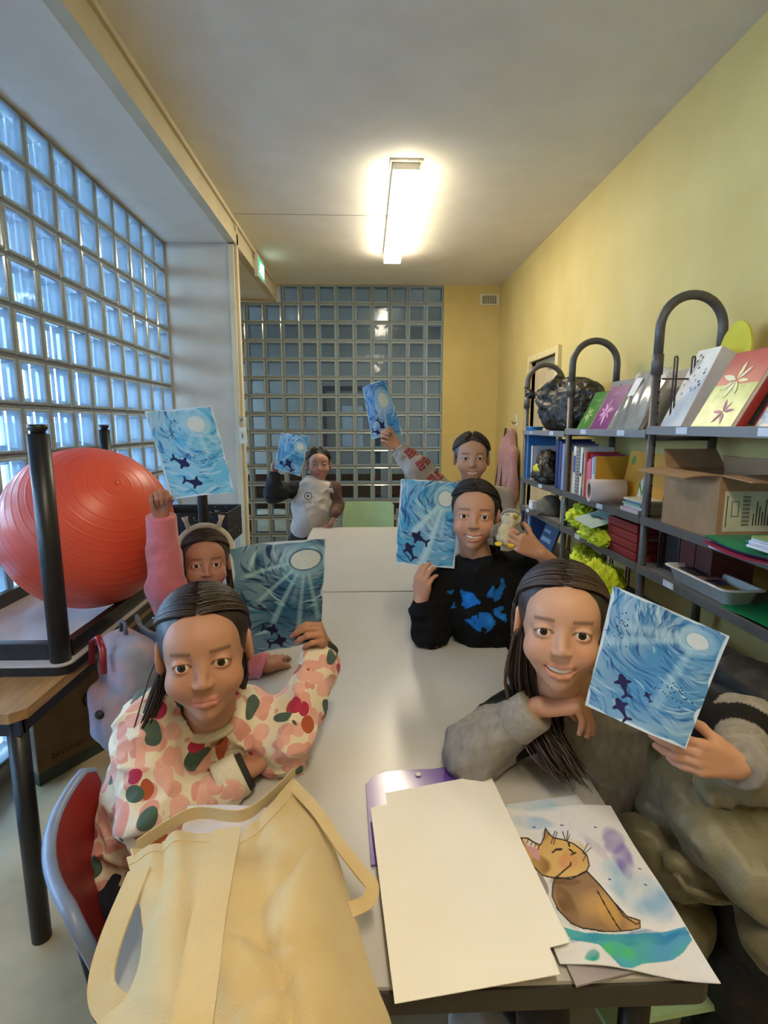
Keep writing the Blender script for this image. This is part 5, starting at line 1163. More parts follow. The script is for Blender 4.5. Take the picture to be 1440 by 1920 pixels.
# ------------------------------------------------------------------ floral fabric
def mat_floral():
    m = bpy.data.materials.new('floral_fabric'); m.use_nodes = True; nt = m.node_tree; N = nt.nodes; L = nt.links; b = N['Principled BSDF']; b.inputs['Roughness'].default_value = .85; b.inputs['Sheen Weight'].default_value = .2
    tc = N.new('ShaderNodeTexCoord'); cur = None
    base = N.new('ShaderNodeRGB'); base.outputs[0].default_value = lin('#d9cbb0'); cur = base.outputs[0]
    for k, (sc, an, thr, col, off, rnd) in enumerate(((19, (1.0, 1.9, 1.9), .62, '#cf8f80', (.3, .1, .2), .8), (18, (1.9, 1.0, 1.9), .66, '#d9a596', (1.3, .7, .2), .9), (20, (1.9, 1.9, 1.0), .55, '#d39a8b', (5.3, 2.7, .9), .9), (12, (1.0, 2.9, 2.2), .50, '#a34a22', (2.1, 3.3, 1.2), .9), (12, (2.7, 1.0, 2.2), .52, '#3f5648', (4.1, .3, 2.2), .9), (12, (1.5, 1.5, 2.0), .34, '#a81f45', (7.1, 5.3, 3.2), .9))):
        mp = N.new('ShaderNodeMapping'); mp.inputs['Location'].default_value = off; L.new(tc.outputs['Object'], mp.inputs[0])
        vo = N.new('ShaderNodeTexVoronoi'); vo.inputs['Scale'].default_value = sc; vo.inputs['Randomness'].default_value = rnd; L.new(mp.outputs[0], vo.inputs['Vector'])
        ms = N.new('ShaderNodeVectorMath'); ms.operation = 'SCALE'; ms.inputs['Scale'].default_value = 1.0; L.new(mp.outputs[0], ms.inputs[0])
        sb_ = N.new('ShaderNodeVectorMath'); sb_.operation = 'SUBTRACT'; L.new(ms.outputs[0], sb_.inputs[0]); L.new(vo.outputs['Position'], sb_.inputs[1])
        rt = N.new('ShaderNodeVectorRotate'); rt.rotation_type = 'EULER_XYZ'; L.new(sb_.outputs[0], rt.inputs['Vector'])
        rs = N.new('ShaderNodeVectorMath'); rs.operation = 'SCALE'; rs.inputs['Scale'].default_value = 6.28; L.new(vo.outputs['Color'], rs.inputs[0]); L.new(rs.outputs[0], rt.inputs['Rotation'])
        ml = N.new('ShaderNodeVectorMath'); ml.operation = 'MULTIPLY'; ml.inputs[1].default_value = tuple(a*sc for a in an); L.new(rt.outputs[0], ml.inputs[0])
        ln = N.new('ShaderNodeVectorMath'); ln.operation = 'LENGTH'; L.new(ml.outputs[0], ln.inputs[0])
        lt = N.new('ShaderNodeMath'); lt.operation = 'LESS_THAN'; lt.inputs[1].default_value = thr; L.new(ln.outputs['Value'], lt.inputs[0])
        mx = N.new('ShaderNodeMix'); mx.data_type = 'RGBA'; L.new(lt.outputs[0], mx.inputs[0]); L.new(cur, mx.inputs[6]); mx.inputs[7].default_value = lin(col); cur = mx.outputs[2]
    L.new(cur, b.inputs['Base Color'])
    n2 = N.new('ShaderNodeTexNoise'); n2.inputs['Scale'].default_value = 500; bp = N.new('ShaderNodeBump'); bp.inputs['Strength'].default_value = .2; bp.inputs['Distance'].default_value = .002; L.new(n2.outputs['Fac'], bp.inputs['Height']); L.new(bp.outputs[0], b.inputs['Normal'])
    return m
jeans = mat('dark_denim', '#23283a', .85, '#1c2130', 30, .1, 200); blackcloth = mat('black_cloth', '#100f12', .9, '#0b0a0d', 30, .1, 200, sheen=.2); sneaker = mat('sneaker_white', '#b9b5b0', .6)
# =================== girl in the floral sweatshirt, front left
flo = mat_floral(); cuff_c = mat('cream_rib', '#d6cab0', .85, None, 60, .2, 300); cuff_k = mat('dark_rib', '#2a2826', .85, None, 60, .2, 300)
sR, sL = P(278, 1368, 1.10), P(462, 1352, 1.21); pel = Vector((-.49, 1.08, .53)); nk = P(390, 1350, 1.13)
eR, wR = P(300, 1545, 1.02), PZ(458, 1446, .790); eL, wL = PZ(535, 1392, .802), P(609, 1210, 1.32)
hd1 = P(384, 1222, 1.05)
r1, M1 = person('girl in a cream floral sweatshirt holding up a dark teal painting', (-.5, 1.0, 0), dict(pos=hd1, face=(.22, -.95, .10), s=1.1, roll=-.06), '#b08066',
    [dict(w=wR, el=eR, d=PZ(512, 1396, .78)-wR, palm=(0, .0, -1), side='R', flex=[(30, 55, 30)]*4, thumb=(20, 25, 30, 10), s=.92), dict(w=wL, el=eL, d=(-.10, -.66, .74), palm=(-1, -.15, -.15), side='L', flex=[(62, 40, 18), (66, 42, 20), (70, 44, 22), (74, 46, 24)], thumb=(40, 30, 20, 10), s=.9)],
    [([pel, nk], [.09, .05]), ([sR, eR, wR], [.035, .03, .02]), ([sL, eL, wL], [.035, .03, .02]), ([sR, sL], [.04, .04])], nk=nk, h=.0022)
mid = (sR+sL)/2
garment('sweatshirt', r1, [([sR, eR, wR+(eR-wR).normalized()*.045], [.066, .064, .042]), ([sL, eL, wL+(eL-wL).normalized()*.055], [.056, .056, .044]), ([sR, sL], [.066, .064]), ([mid+Vector((0, .01, -.02)), (mid+pel)/2+Vector((-.02, .0, 0)), pel], [.09, .115, .13]), ([mid+Vector((0, .0, .0)), nk+Vector((0, .01, -.005))], [.075, .066])], flo, .0048, .015, 2, neck=(nk+Vector((0, 0, -.01)), hd1, .051),
        ells=[(mid+Vector((-.01, .02, -.12)), (.125, .095, .15))])
dR = (wR-eR).normalized(); dL = (wL-eL).normalized()
cuff(r1, wR-dR*.030, dR, .043, .05, cuff_c); cuff(r1, wR-dR*.002, dR, .036, .02, cuff_k, name='undershirt_cuff'); cuff(r1, wL-dL*.045, dL, .043, .05, cuff_c); cuff(r1, wL-dL*.014, dL, .036, .024, cuff_k, name='undershirt_cuff')
MB().tube([nk+Vector((0, .004, .008))+Matrix.Rotation(.3, 3, 'X') @ Vector((.060*math.cos(a), .058*math.sin(a), 0)) for a in [2*math.pi*k/28 for k in range(28)]], .011, 10, closed=True).build('neck_rib', cuff_c, r1, kw=True)
hair(r1, M1, 'back', '#33251d', '#120c0a', 4, 1100, .20, .004, fall=(-.1, .25, 0), r0=.0017, lock=([P(322, 1200, 1.06), P(310, 1250, 1.05), P(292, 1310, 1.05), P(262, 1390, 1.04)], 40, .007))
trousers(r1, [pel+Vector((.02, .08, 0)), pel+Vector((.02, -.08, 0))], [(-.17, 1.10, .50), (-.17, .92, .50)], [(-.16, 1.10, .09), (-.16, .92, .09)], jeans, 3, (sneaker, Vector((1, 0, 0))))
# =================== girl in pink with the headband, behind her
pink = mat('pink_fleece', '#c9707c', .85, '#bd6571', 14, .12, 250, sheen=.35)
hd2 = P(386, 1056, 1.90); nk = hd2+Vector((-.01, .03, -.13)); sR = P(338, 1165, 1.93); sL = P(440, 1160, 2.02); eR = P(312, 1105, 1.80); wR = P(302, 968, 1.725); pel = Vector((-.60, 1.92, .53))
wL = PZ(500, 1250, .775); eL = PZ(455, 1235, .80)
r2, M2 = person('girl in a pink sweatshirt with a white headband raising a pale painting', (-.6, 1.92, 0), dict(pos=hd2, face=(.3, -.93, .12), s=1.04), '#a5745f',
    [dict(w=wR, el=eR, d=(0, -.10, 1), palm=(.35, -1, 0), side='R', flex=[(70, 80, 40)]*4, thumb=(25, 45, 30, 10), s=.92, fore=.08), dict(w=wL, el=eL, d=PZ(535, 1216, .765)-wL, palm=(0, 0, -1), side='L', flex=[(12, 20, 10)]*4, s=.9, spread=6)],
    [([pel, nk], [.09, .05]), ([sR, eR, wR], [.035, .03, .02]), ([sL, eL, wL], [.035, .03, .02]), ([sR, sL], [.04, .04])], nk=nk, h=.003, smile=False)
mid = (sR+sL)/2; dR = (wR-eR).normalized(); dL = (wL-eL).normalized()
garment('sweatshirt', r2, [([sR, eR, wR-dR*.075], [.062, .058, .046]), ([sL, eL, wL-dL*.05], [.056, .05, .04]), ([sR, sL], [.06, .058]), ([mid, (mid+pel)/2, pel], [.10, .12, .13])], pink, .0055, .009, 6, neck=(nk+Vector((0, 0, -.03)), hd2, .052))
cuff(r2, wR-dR*.040, dR, .046, .085, pink); cuff(r2, wL-dL*.03, dL, .038, .05, pink)
hair(r2, M2, 'long', '#33251d', '#140e0a', 9, 520, .16, .005, r0=.0026)
hbm = mat('headband_white', '#c9beb0', .9, '#b8ac9c', 30, .2, 120, sheen=.4)
hb = MB().tube([M2 @ Vector((.090*math.cos(a), .012, .035+.092*math.sin(a))) for a in [math.radians(q) for q in range(-5, 186, 10)]], .011, 10).build('headband', hbm, r2, kw=True)
for x in (-1, 1): MB().tube([M2 @ Vector((x*.045, .012, .112)), M2 @ Vector((x*.056, .012, .142)), M2 @ Vector((x*.060, .012, .160))], [.010, .007, .012], 10).build('headband_ear', hbm, hb, kw=True)
trousers(r2, [pel+Vector((.02, .08, 0)), pel+Vector((.02, -.08, 0))], [(-.25, 2.02, .50), (-.25, 1.84, .50)], [(-.24, 2.02, .09), (-.24, 1.84, .09)], jeans, 4, (sneaker, Vector((1, 0, 0))))
# =================== child standing at the far end in the white sweatshirt
white_f = mat('white_fleece', '#b9b2ac', .85, '#b0a8a1', 12, .1, 200, sheen=.2); brown_f = mat('brown_fleece', '#5a3d33', .85, '#4d332b', 14, .1, 200); black_f = mat('black_fleece', '#17181f', .85, '#101117', 14, .1, 200)
zc = 4.02; hd3 = P(598, 872, zc); sR, sL = P(553, 917, zc), P(623, 917, zc); eR, wR = P(512, 925, 3.92), P(514, 886, 3.86); eL, wL = P(633, 950, zc+.04), P(627, 968, zc-.10); hip = P(578, 990, zc+.02)
r3, M3 = person('child standing at the far end in a white sweatshirt with dark sleeves', (hip.x, hip.y, 0), dict(pos=hd3, face=(.12, -.97, .06), s=1.12), '#a37a6b',
    [dict(w=wR, el=eR, d=(.12, 0, 1), palm=(.75, -.65, 0), side='R', flex=GRIP, s=.95, fore=.08, h=.004), dict(w=wL, el=eL, d=(-.25, -.15, -1), palm=(-1, 0, 0), side='L', flex=[(40, 50, 25)]*4, s=.9, fore=.06, h=.004)],
    [([hip, nk], [.08, .05]) if False else ([hip, (sR+sL)/2], [.09, .05]), ([sR, eR, wR], [.03, .028, .02]), ([sL, eL, wL], [.03, .028, .02])], nk=(sR+sL)/2, h=.0038)
mid = (sR+sL)/2
sw3 = garment('sweatshirt', r3, [([mid, (mid+hip)/2, hip], [.105, .125, .125]), ([sR, sL], [.05, .05])], white_f, .0065, .012, 11, neck=(mid, hd3, .05), ells=[(mid+Vector((0, 0, -.13)), (.16, .11, .18))])
cuff(r3, hip+Vector((0, 0, -.095)), (0, 0, 1), .130, .05, white_f, name='waistband')
garment('sleeve', r3, [([sR+Vector((-.01, 0, 0)), eR, wR+Vector((0, 0, -.03))], [.062, .068, .045])], black_f, .007, .012, 12); garment('sleeve', r3, [([sL+Vector((.01, 0, 0)), eL, wL+Vector((0, 0, .02))], [.055, .05, .036])], brown_f, .007, .010, 13)
yf = min(v.co.y for v in sw3.data.vertices)
c = PY(578, 930, yf-.004); Mt = frame(c, (1, 0, 0), (0, 0, 1)); Mt.translation = c
pr = mat('print_black', '#22221e', .7)
lg = MB().tube([Mt @ Vector((.026*math.cos(a), .026*math.sin(a), 0)) for a in [2*math.pi*k/28 for k in range(28)]], .0032, 6, closed=True).build('play_logo', pr, r3, kw=True)
MB().prism([(-.008, -.012), (.013, 0), (-.008, .012)], .002, Mt).build('play_triangle', pr, lg, kw=True)
text('lettering', 'GAME OVER', .028, Mt @ Matrix.Translation((.028, -.046, 0)), mat('print_grey', '#6f6a68', .7), r3)
hair(r3, M3, 'short', '#1d1a19', '#100e0d', 5, 260, 0, .006, r0=.004)
kn = [hip+Vector((.0, -.02, -.36)), hip+Vector((.0, -.02, -.36))]
trousers(r3, [hip+Vector((.07, 0, -.09)), hip+Vector((-.07, 0, -.09))], [(hip.x+.08, hip.y-.02, .38), (hip.x-.08, hip.y-.02, .38)], [(hip.x+.08, hip.y, .08), (hip.x-.08, hip.y, .08)], blackcloth, 5, (sneaker, Vector((0, -1, 0))), .07)
# =================== child standing behind with a raised arm
zc = 2.66; hd4 = P(884, 860, zc); sR, sL = P(832, 930, zc-.02), P(938, 935, zc+.04); eR, wR = P(785, 882, 2.60), P(745, 838, 2.60); eL, wL = P(962, 1010, 2.66), P(930, 1060, 2.5); hip = Vector((.60, 2.68, .74))
def c4(V):
    c = np.tile(hexa('#9b948e'), (len(V), 1))*(1+.12*noise3(V, 60))[:, None]; rd = random.Random(4)
    a, b = np.array(list(sR)), np.array(list(wR))
    for (x, y) in ((768, 850), (788, 872), (800, 862), (826, 890), (850, 940), (812, 900), (880, 950), (905, 965), (780, 845)):
        q = np.array(list(P(x, y, 2.55))); dv = V-q; ang = math.radians(rd.uniform(-60, -25)); X = dv[:, 0]*math.cos(ang)+dv[:, 2]*math.sin(ang); Z = -dv[:, 0]*math.sin(ang)+dv[:, 2]*math.cos(ang)
        box = np.maximum(np.abs(X)/.024, np.abs(Z)/.017); k = (box < 1) & (np.abs(dv[:, 1]) < .12); ln = k & ((box > .75) | (np.sin(X*420) > .1)); c[k] = hexa('#9c6a68'); c[ln] = hexa('#7d2a2c')
    return c
r4, M4 = person('child at the back in a grey sweatshirt with red box print raising one arm', (.60, 2.68, 0), dict(pos=hd4, face=(-.12, -.97, .03), s=1.1), '#b58a72',
    [dict(w=wR, el=eR, d=(-.85, -.05, .55), palm=(.25, -1, .3), side='R', flex=GRIP, s=.98, fore=.10, h=.0035), dict(w=wL, el=eL, d=(-.6, -.6, -.4), palm=(0, 0, -1), side='L', flex=REST, s=.95, h=.005)],
    [([hip, (sR+sL)/2], [.09, .05]), ([sR, eR, wR], [.034, .03, .022]), ([sL, eL, wL], [.034, .03, .02])], nk=(sR+sL)/2, h=.0035, smile=True)
mid = (sR+sL)/2; d4 = (wR-eR).normalized()
garment('sweatshirt', r4, [([sR, eR, wR-d4*.05], [.066, .058, .046]), ([sL, eL, wL], [.06, .052, .04]), ([sR, sL], [.06, .06]), ([mid, (mid+hip)/2, hip], [.10, .125, .13])], mat_attr('grey_box_fabric', .85, .2, 300), .0055, .010, 21, neck=(mid+Vector((0, 0, .01)), hd4, .05), cols=c4)
grey_rib = mat('grey_rib', '#8f8982', .85, None, 60, .2, 300)
cuff(r4, wR-d4*.040, d4, .045, .06, grey_rib); cuff(r4, hip+Vector((0, 0, -.09)), (0, 0, 1), .13, .05, grey_rib, name='waistband')
MB().tube([mid+Vector((.062*math.cos(a), .058*math.sin(a), .055+.01*math.sin(a))) for a in [2*math.pi*k/24 for k in range(24)]], .010, 8, closed=True).build('neck_rib', grey_rib, r4, kw=True)
hair(r4, M4, 'short', '#2b211b', '#171210', 15, 320, 0, .005, r0=.0034)
trousers(r4, [hip+Vector((.0, .07, -.07)), hip+Vector((.0, -.07, -.07))], [(hip.x, hip.y+.08, .40), (hip.x, hip.y-.08, .40)], [(hip.x, hip.y+.08, .08), (hip.x, hip.y-.08, .08)], jeans, 6, (sneaker, Vector((-1, 0, 0))), .07)
# =================== child in black with the plush penguin
zc = 1.80; hd5 = P(888, 968, zc); sR, sL = P(838, 1088, zc+.05), P(975, 1072, zc+.04); eR, wR = PZ(808, 1184, .79), P(788, 1126, 1.785); eL, wL = P(1072, 1092, 1.82), P(1012, 1036, 1.705); pel = Vector((.66, 1.92, .53)); mid = (sR+sL)/2
WING = [[(-.115, .035), (-.07, .045), (-.02, .03), (.0, .0), (-.03, -.01), (-.06, -.03), (-.095, -.02), (-.08, .01)], [(.02, .03), (.045, .075), (.075, .095), (.085, .06), (.065, .02), (.03, .0)], [(-.01, -.03), (.03, -.03), (.05, -.07), (.02, -.105), (-.02, -.09), (-.05, -.06)], [(.04, -.02), (.08, -.01), (.09, -.06), (.055, -.05)]]
def c5(V):
    c = np.tile(hexa('#0b0a0d'), (len(V), 1)); q = np.array(list(P(905, 1135, 1.72))); X = (V-q)@np.array(list(_rt)); Y = (V-q)@np.array(list(_up)); front = V[:, 1] < mid.y+.02
    n = noise3(V, 50)
    for w_ in WING:
        k = inpoly(X+.012*noise3(V, 40), Y+.012*noise3(V+3, 40), [(a*.95, b*.95) for a, b in w_]) & front; k2 = k & (n > -.12); c[k2] = hexa('#1f6fc0')*(.7+.9*np.clip(n[k2], 0, 1))[:, None]
    return c
r5, M5 = person('child in a black sweatshirt with a blue butterfly holding a painting and a plush penguin', (.66, 1.92, 0), dict(pos=hd5, face=(-.17, -.95, .12), s=1.05, roll=.03), '#b5876e',
    [dict(w=wR, el=eR, d=(.10, -.22, 1), palm=(.62, .80, 0), side='R', flex=[(22, 38, 18), (26, 40, 18), (30, 42, 20), (36, 44, 22)], thumb=(30, 30, 20, 10), s=.95, fore=.11), dict(w=wL, el=eL, d=(-.82, -.10, .42), palm=(-.1, 1, -.05), side='L', flex=[(16, 34, 18), (20, 36, 18), (24, 38, 20), (28, 40, 20)], thumb=(48, 18, 20, 15), s=.98, fore=.12)],
    [([pel, mid], [.09, .05]), ([sR, eR, wR], [.034, .03, .022]), ([sL, eL, wL], [.034, .032, .024]), ([sR, sL], [.04, .04])], nk=mid, h=.0028, smile=True)
dR = (wR-eR).normalized(); dL = (wL-eL).normalized()
garment('sweatshirt', r5, [([sR, eR, eR+dR*.085], [.062, .056, .044]), ([sL, eL, eL+dL*.03], [.062, .056, .05]), ([sR, sL], [.062, .062]), ([mid, (mid+pel)/2, pel], [.105, .125, .135])], mat_attr('black_print_fabric', .9, .2, 300, 0, .2), .0045, .010, 31, neck=(mid+Vector((0, -.01, .02)), hd5, .052), ells=[(mid+Vector((.02, .0, -.12)), (.14, .115, .17))], cols=c5)
cuff(r5, eR+dR*.075, dR, .044, .035, blackcloth)
ns = []
for i in range(7):
    for j in range(5): ns.append((i, j))
net = MB(); netm = mat('net_skin', '#6b4d42', .7); cN = eR+Vector((-.01, -.052, -.0)); 
for i, j in ns:
    a = math.radians(-38+13*i); zz = -.032+.017*j+(.0085 if i % 2 else 0); p_ = eR+Vector((.053*math.sin(a), -.053*math.cos(a), zz)); net.ell(p_, (.0042, .0026, .0055), u=6, v=5)
net.build('net_insert', netm, r5, kw=True)
hair(r5, M5, 'long', '#211917', '#0a0807', 19, 620, .20, .0045, r0=.0024)
trousers(r5, [pel+Vector((-.02, .08, 0)), pel+Vector((-.02, -.08, 0))], [(.34, 2.0, .50), (.34, 1.82, .50)], [(.34, 2.0, .09), (.34, 1.82, .09)], blackcloth, 7, (sneaker, Vector((-1, 0, 0))))
# plush penguin
pg = thing('plush_penguin', 'small plush penguin with a yellow beak held beside the face', 'plush toy', P(950, 1022, 1.70)); q = P(950, 990, 1.715); sc = 1.715/1010
fur_w = mat('plush_cream', '#cdbf9f', .95, '#bfb08e', 60, .5, 160, sheen=.6); fur_g = mat('plush_grey', '#6a6663', .95, '#5d5956', 60, .5, 160, sheen=.6); plush_y = mat('plush_yellow', '#d8b92a', .9)
def pgp(x, y, d=0): return q+_rt*((x-950)*sc)-_up*((y-990)*sc)+_fw*d
lo = np.array(list(q))-.09; s = SDF(lo, np.array(list(q))+.09, .003)
s.ell(pgp(947, 1003), (.030, .029, .036), .01); s.ell(pgp(958, 973), (.031, .029, .025), .01); s.disp(lambda p: .004*noise3(p, 160), .02)
pb = soft('plush_body', s, fur_w, pg)
s = SDF(lo, np.array(list(q))+.09, .003); s.ell(pgp(947, 1000, .012), (.033, .030, .038), .008); s.ell(pgp(959, 969, .010), (.034, .031, .027), .008); soft('plush_back', s, fur_g, pg)
s = SDF(lo, np.array(list(q))+.09, .003); s.ell(pgp(927, 995, .0), (.010, .016, .024), .005, R=Matrix.Rotation(.4, 3, 'Y')); s.ell(pgp(972, 1000, -.025), (.020, .009, .011), .005); soft('wing', s, fur_g, pg)
MB().ell(pgp(963, 967, -.030), (.009, .012, .006), u=14, v=8).build('beak', mat('plush_beak', '#a8923a', .8), pg, kw=True)
MB().ell(pgp(932, 1019, -.02), (.012, .014, .007), u=14, v=8).build('foot', plush_y, pg, kw=True); MB().ell(pgp(955, 1022, -.02), (.012, .014, .007), u=14, v=8).build('foot', plush_y, pg, kw=True)
for x, y in ((948, 965), (979, 971)): MB().tube([pgp(x-4, y+1.5, -.0262), pgp(x, y-1.5, -.0285), pgp(x+4, y+1.5, -.0262)], .0011, 6).build('eye', pup_m, pg, kw=True)
# =================== girl in grey, front right
hd6 = P(1052, 1174, 1.08); sR, sL = P(995, 1335, 1.20), P(1215, 1335, 1.20); eR, wR = PZ(893, 1405, .792), P(1012, 1324, 1.075); eL, wL = P(1405, 1375, 1.0), P(1385, 1434, .90); pel = Vector((.61, 1.10, .53)); mid = (sR+sL)/2
def c6(V):
    c = np.tile(hexa('#8b857f'), (len(V), 1))*(1+.35*noise3(V*np.array([1, 1, .4]), 130)+.15*noise3(V, 300))[:, None]; kk = hexa('#121113')
    def seg(a, b):
        a, b = np.array(list(a)), np.array(list(b)); t = ((V-a)@(b-a))/((b-a)@(b-a)); d = np.linalg.norm(V-(a+np.clip(t, 0, 1)[:, None]*(b-a)), axis=1); return t, d
    t, d = seg(sR, eR); k = (d < .085) & (t < .62) & (t > -.25); t2, d2 = seg(eR, wR); c[k & (d < d2)] = kk
    q = np.array(list(P(940, 1325, 1.06))); k = (np.linalg.norm((V-q)*np.array([1, .6, 1.5]), axis=1) < .052) & (t2 > .25) & (d2 < .08); c[k] = kk
    t, d = seg(sL, eL); k = (t > .45) & (t < .85) & (d < .09); c[k] = kk; t, d = seg(eL, wL); k = (t > .12) & (t < .5) & (d < .075); c[k] = kk
    return c
r6, M6 = person('girl in a grey and black sweatshirt resting her chin on her hand', (.61, 1.10, 0), dict(pos=hd6, face=(-.30, -.90, .16), s=1.1, roll=.02), '#c09378',
    [dict(w=wR, el=eR, d=(.95, -.10, .16), palm=(.05, -.05, -1), side='R', flex=DROOP, thumb=(8, 50, 10, 10), s=.95, fore=.12, spread=5), dict(w=wL, el=eL, d=(-.93, -.05, .22), palm=(.02, 1, -.15), side='L', flex=[(14, 34, 18), (18, 36, 18), (22, 38, 20), (28, 42, 22)], thumb=(38, 28, 20, 10), s=.95, fore=.08)],
    [([pel, mid], [.09, .05]), ([sR, eR, wR], [.034, .03, .022]), ([sL, eL, wL], [.034, .03, .022]), ([sR, sL], [.04, .04])], nk=mid, h=.0022, smile=True)
dR = (wR-eR).normalized(); dL = (wL-eL).normalized()
garment('sweatshirt', r6, [([sR, eR, wR-dR*.055], [.064, .060, .044]), ([sL, eL, wL-dL*.035], [.060, .056, .046]), ([sR, sL], [.058, .058]), ([mid, (mid+pel)/2, pel], [.09, .105, .105])], mat_attr('grey_marl_fabric', .88, .25, 350, 0, .25), .0046, .011, 41, neck=(mid+Vector((-.03, -.01, .02)), hd6, .052), ells=[(mid+Vector((.02, .02, -.12)), (.125, .095, .16))], cols=c6)
rib6 = mat('marl_rib', '#97918a', .88, '#8b857e', 80, .2, 300)
cuff(r6, wR-dR*.042, dR, .043, .062, rib6); cuff(r6, wL-dL*.026, dL, .044, .05, rib6)
hair(r6, M6, 'long', '#3b2b22', '#17100c', 29, 900, .15, .004, r0=.0019, lock=([P(985, 1180, 1.10), P(985, 1270, 1.12), P(1008, 1350, 1.13), P(1035, 1400, 1.10), P(1066, 1450, 1.08)], 240, .014))
trousers(r6, [pel+Vector((-.02, .08, 0)), pel+Vector((-.02, -.08, 0))], [(.36, 1.1, .50), (.36, .93, .50)], [(.36, 1.1, .09), (.36, .93, .09)], blackcloth, 8, (sneaker, Vector((-1, 0, 0))))
# =================== their chairs
chair('red shell chair with a blue-grey rim and black armrests of the floral girl', (-.335, 1.0, 0), math.radians(-66), '#8f2420', black_m, .33, True, blue_rim)
chair('grey chair of the girl in pink with the backpack on its back', (-.57, 1.96, 0), math.radians(-45), '#77808f', grey_tube, .38)
chair('pale green chair of the child in black', (.74, 1.92, 0), math.pi/2, '#9db98c', grey_tube, .40)
chair('pale green chair with a khaki coat over its back', (.60, 1.03, 0), math.radians(97), '#9db98c', grey_tube, .40)
chair('pale green chair behind the far end of the table', (.02, 4.20, 0), math.pi, '#9db98c', grey_tube, .44)
# ================================================================== ON THE FRONT TABLE
TZ = .745
def cam_px(V):
    V = np.asarray(V)-np.array([0, 0, CAM_H]); z = V@np.array(list(_fw)); return 720+F_PX*(V@np.array(list(_rt)))/z, 960-F_PX*(V@np.array(list(_up)))/z
white_p = mat('white_card', '#efeadf', .6, '#ebe5d9', 6, .02, 200)
def flat_sheet(label, name, quad, z, th, m, cat, nu=12, nv=12, lift=None):
    t = thing(name, label, cat, Vector((sum(q.x for q in quad)/4, sum(q.y for q in quad)/4, z)))
    TL, TR, BR, BL = quad
    MB().grid(lambda u, v: Vector((0, 0, (lift(u, v) if lift else 0)))+(TL*(1-u)*(1-v)+TR*u*(1-v)+BR*u*v+BL*(1-u)*v), nu, nv, th).build('sheet', m, t, kw=True); return t
def Q(pts, z): return [PZ(x, y, z) for x, y in pts]
pp = thing('plastic_pouch', 'shiny purple plastic pouch with a press stud under the white card', 'pouch', (.13, .9, TZ+.001))
def rq(W_, H_, r): return rrect(W_, H_, 0, r)
Mq = frame((.005, .80, TZ+.001), (1, .06, 0), (0, 1, 0))
MB().prism([(0, 0), (.245, 0), (.245, .245), (.225, .252), (.19, .250), (.15, .243), (.10, .246), (.05, .243), (.02, .232), (.003, .205)], .004, Mq).build('pouch_film', mat('pouch_purple', '#6f4a9e', .18, '#633f92', 8, spec=.7), pp, kw=True)
MB().cyl(Mq @ Vector((.115, .225, .0041)), Mq @ Vector((.115, .225, .007)), .006, 16).build('press_stud', mat('stud_white', '#d8d2da', .3), pp, kw=True)
flat_sheet('large blank white card lying crooked underneath another on the table', 'white_card', Q([(722, 1488), (918, 1451), (1068, 1768), (800, 1836)], TZ+.0172), TZ+.0172, .0012, white_p, 'card')
flat_sheet('large blank white card lying on top at the front of the table', 'white_card', Q([(695, 1516), (912, 1468), (1050, 1828), (740, 1893)], TZ+.0185), TZ+.0185, .0012, white_p, 'card', lift=lambda u, v: .008*(v**3)*(1-u))
pd = thing('paper_pad', 'thick pad of drawing paper hidden beneath the white cards', 'paper pad', (.14, .78, TZ))
MB().box((.05, .63, TZ+.005), (.25, .93, TZ+.0158)).build('pad_sheets', paper_w, pd, kw=True); MB().box((.05, .63, TZ+.0158), (.25, .93, TZ+.0164)).build('pad_cover', mat('pad_cover', '#b9b4a8', .6), pd, kw=True)
flat_sheet('folded grey-pink paper peeping out below the cat drawing', 'folded_paper', Q([(985, 1640), (1150, 1640), (1200, 1822), (1080, 1852)], TZ+.004), TZ+.004, .003, mat('grey_pink_paper', '#a39a9c', .6, '#958b8e', 9), 'paper')
flat_sheet('white drawing sheet with a blue wash under the cat drawing', 'drawing_sheet', Q([(948, 1510), (1082, 1491), (1180, 1640), (1010, 1640)], TZ+.003), TZ+.003, .0015, mat('blue_wash_paper', '#c9ccd0', .65, '#a6bfd0', 16, fac=(.38, .55)), 'drawing')
# cat drawing
cat_q = Q([(925, 1512), (1145, 1511), (1352, 1842), (1050, 1806)], TZ+.009)
nu, nv = 230, 330; TL, TR, BR, BL = [np.array(list(c)) for c in cat_q]; u, v = np.meshgrid(np.linspace(0, 1, nu), np.linspace(0, 1, nv), indexing='ij')
Pw = TL*((1-u)*(1-v))[..., None]+TR*(u*(1-v))[..., None]+BR*(u*v)[..., None]+BL*((1-u)*v)[..., None]; X, Y = cam_px(Pw); X = (X-940)*3.2727; Y = (Y-1480)*3.2727
q3 = np.stack([X, Y, X*0], -1)/1000; wn = noise3(q3, 9)*60+noise3(q3, 30)*16; C_ = np.empty(X.shape+(3,), np.float32); C_[:] = hexa('#dedcde'); C_ *= (1+.05*noise3(q3, 40))[..., None]
def wash(cx, cy, rx, ry, ang, col, al, soft_=.35):
    a = math.radians(ang); dx, dy = X-cx+wn, Y-cy+wn*.8; d = np.hypot((dx*math.cos(a)+dy*math.sin(a))/rx, (-dx*math.sin(a)+dy*math.cos(a))/ry); m = (np.clip((1.1-d)/soft_, 0, 1)*al*np.clip(.75+1.1*noise3(q3+3, 14), 0, 1.1))[..., None]; C_[:] = C_*(1-m)+hexa(col)*m
def fill(poly, col, al=.9, col2=None, sc=10):
    k = inpoly(X+wn*.12, Y+wn*.12, poly); n = np.clip(.5+1.6*noise3(q3+8, sc), 0, 1)[..., None]; c = hexa(col)*(1-n)+hexa(col2 or col)*n; C_[k] = (C_*(1-al)+c*al)[k]
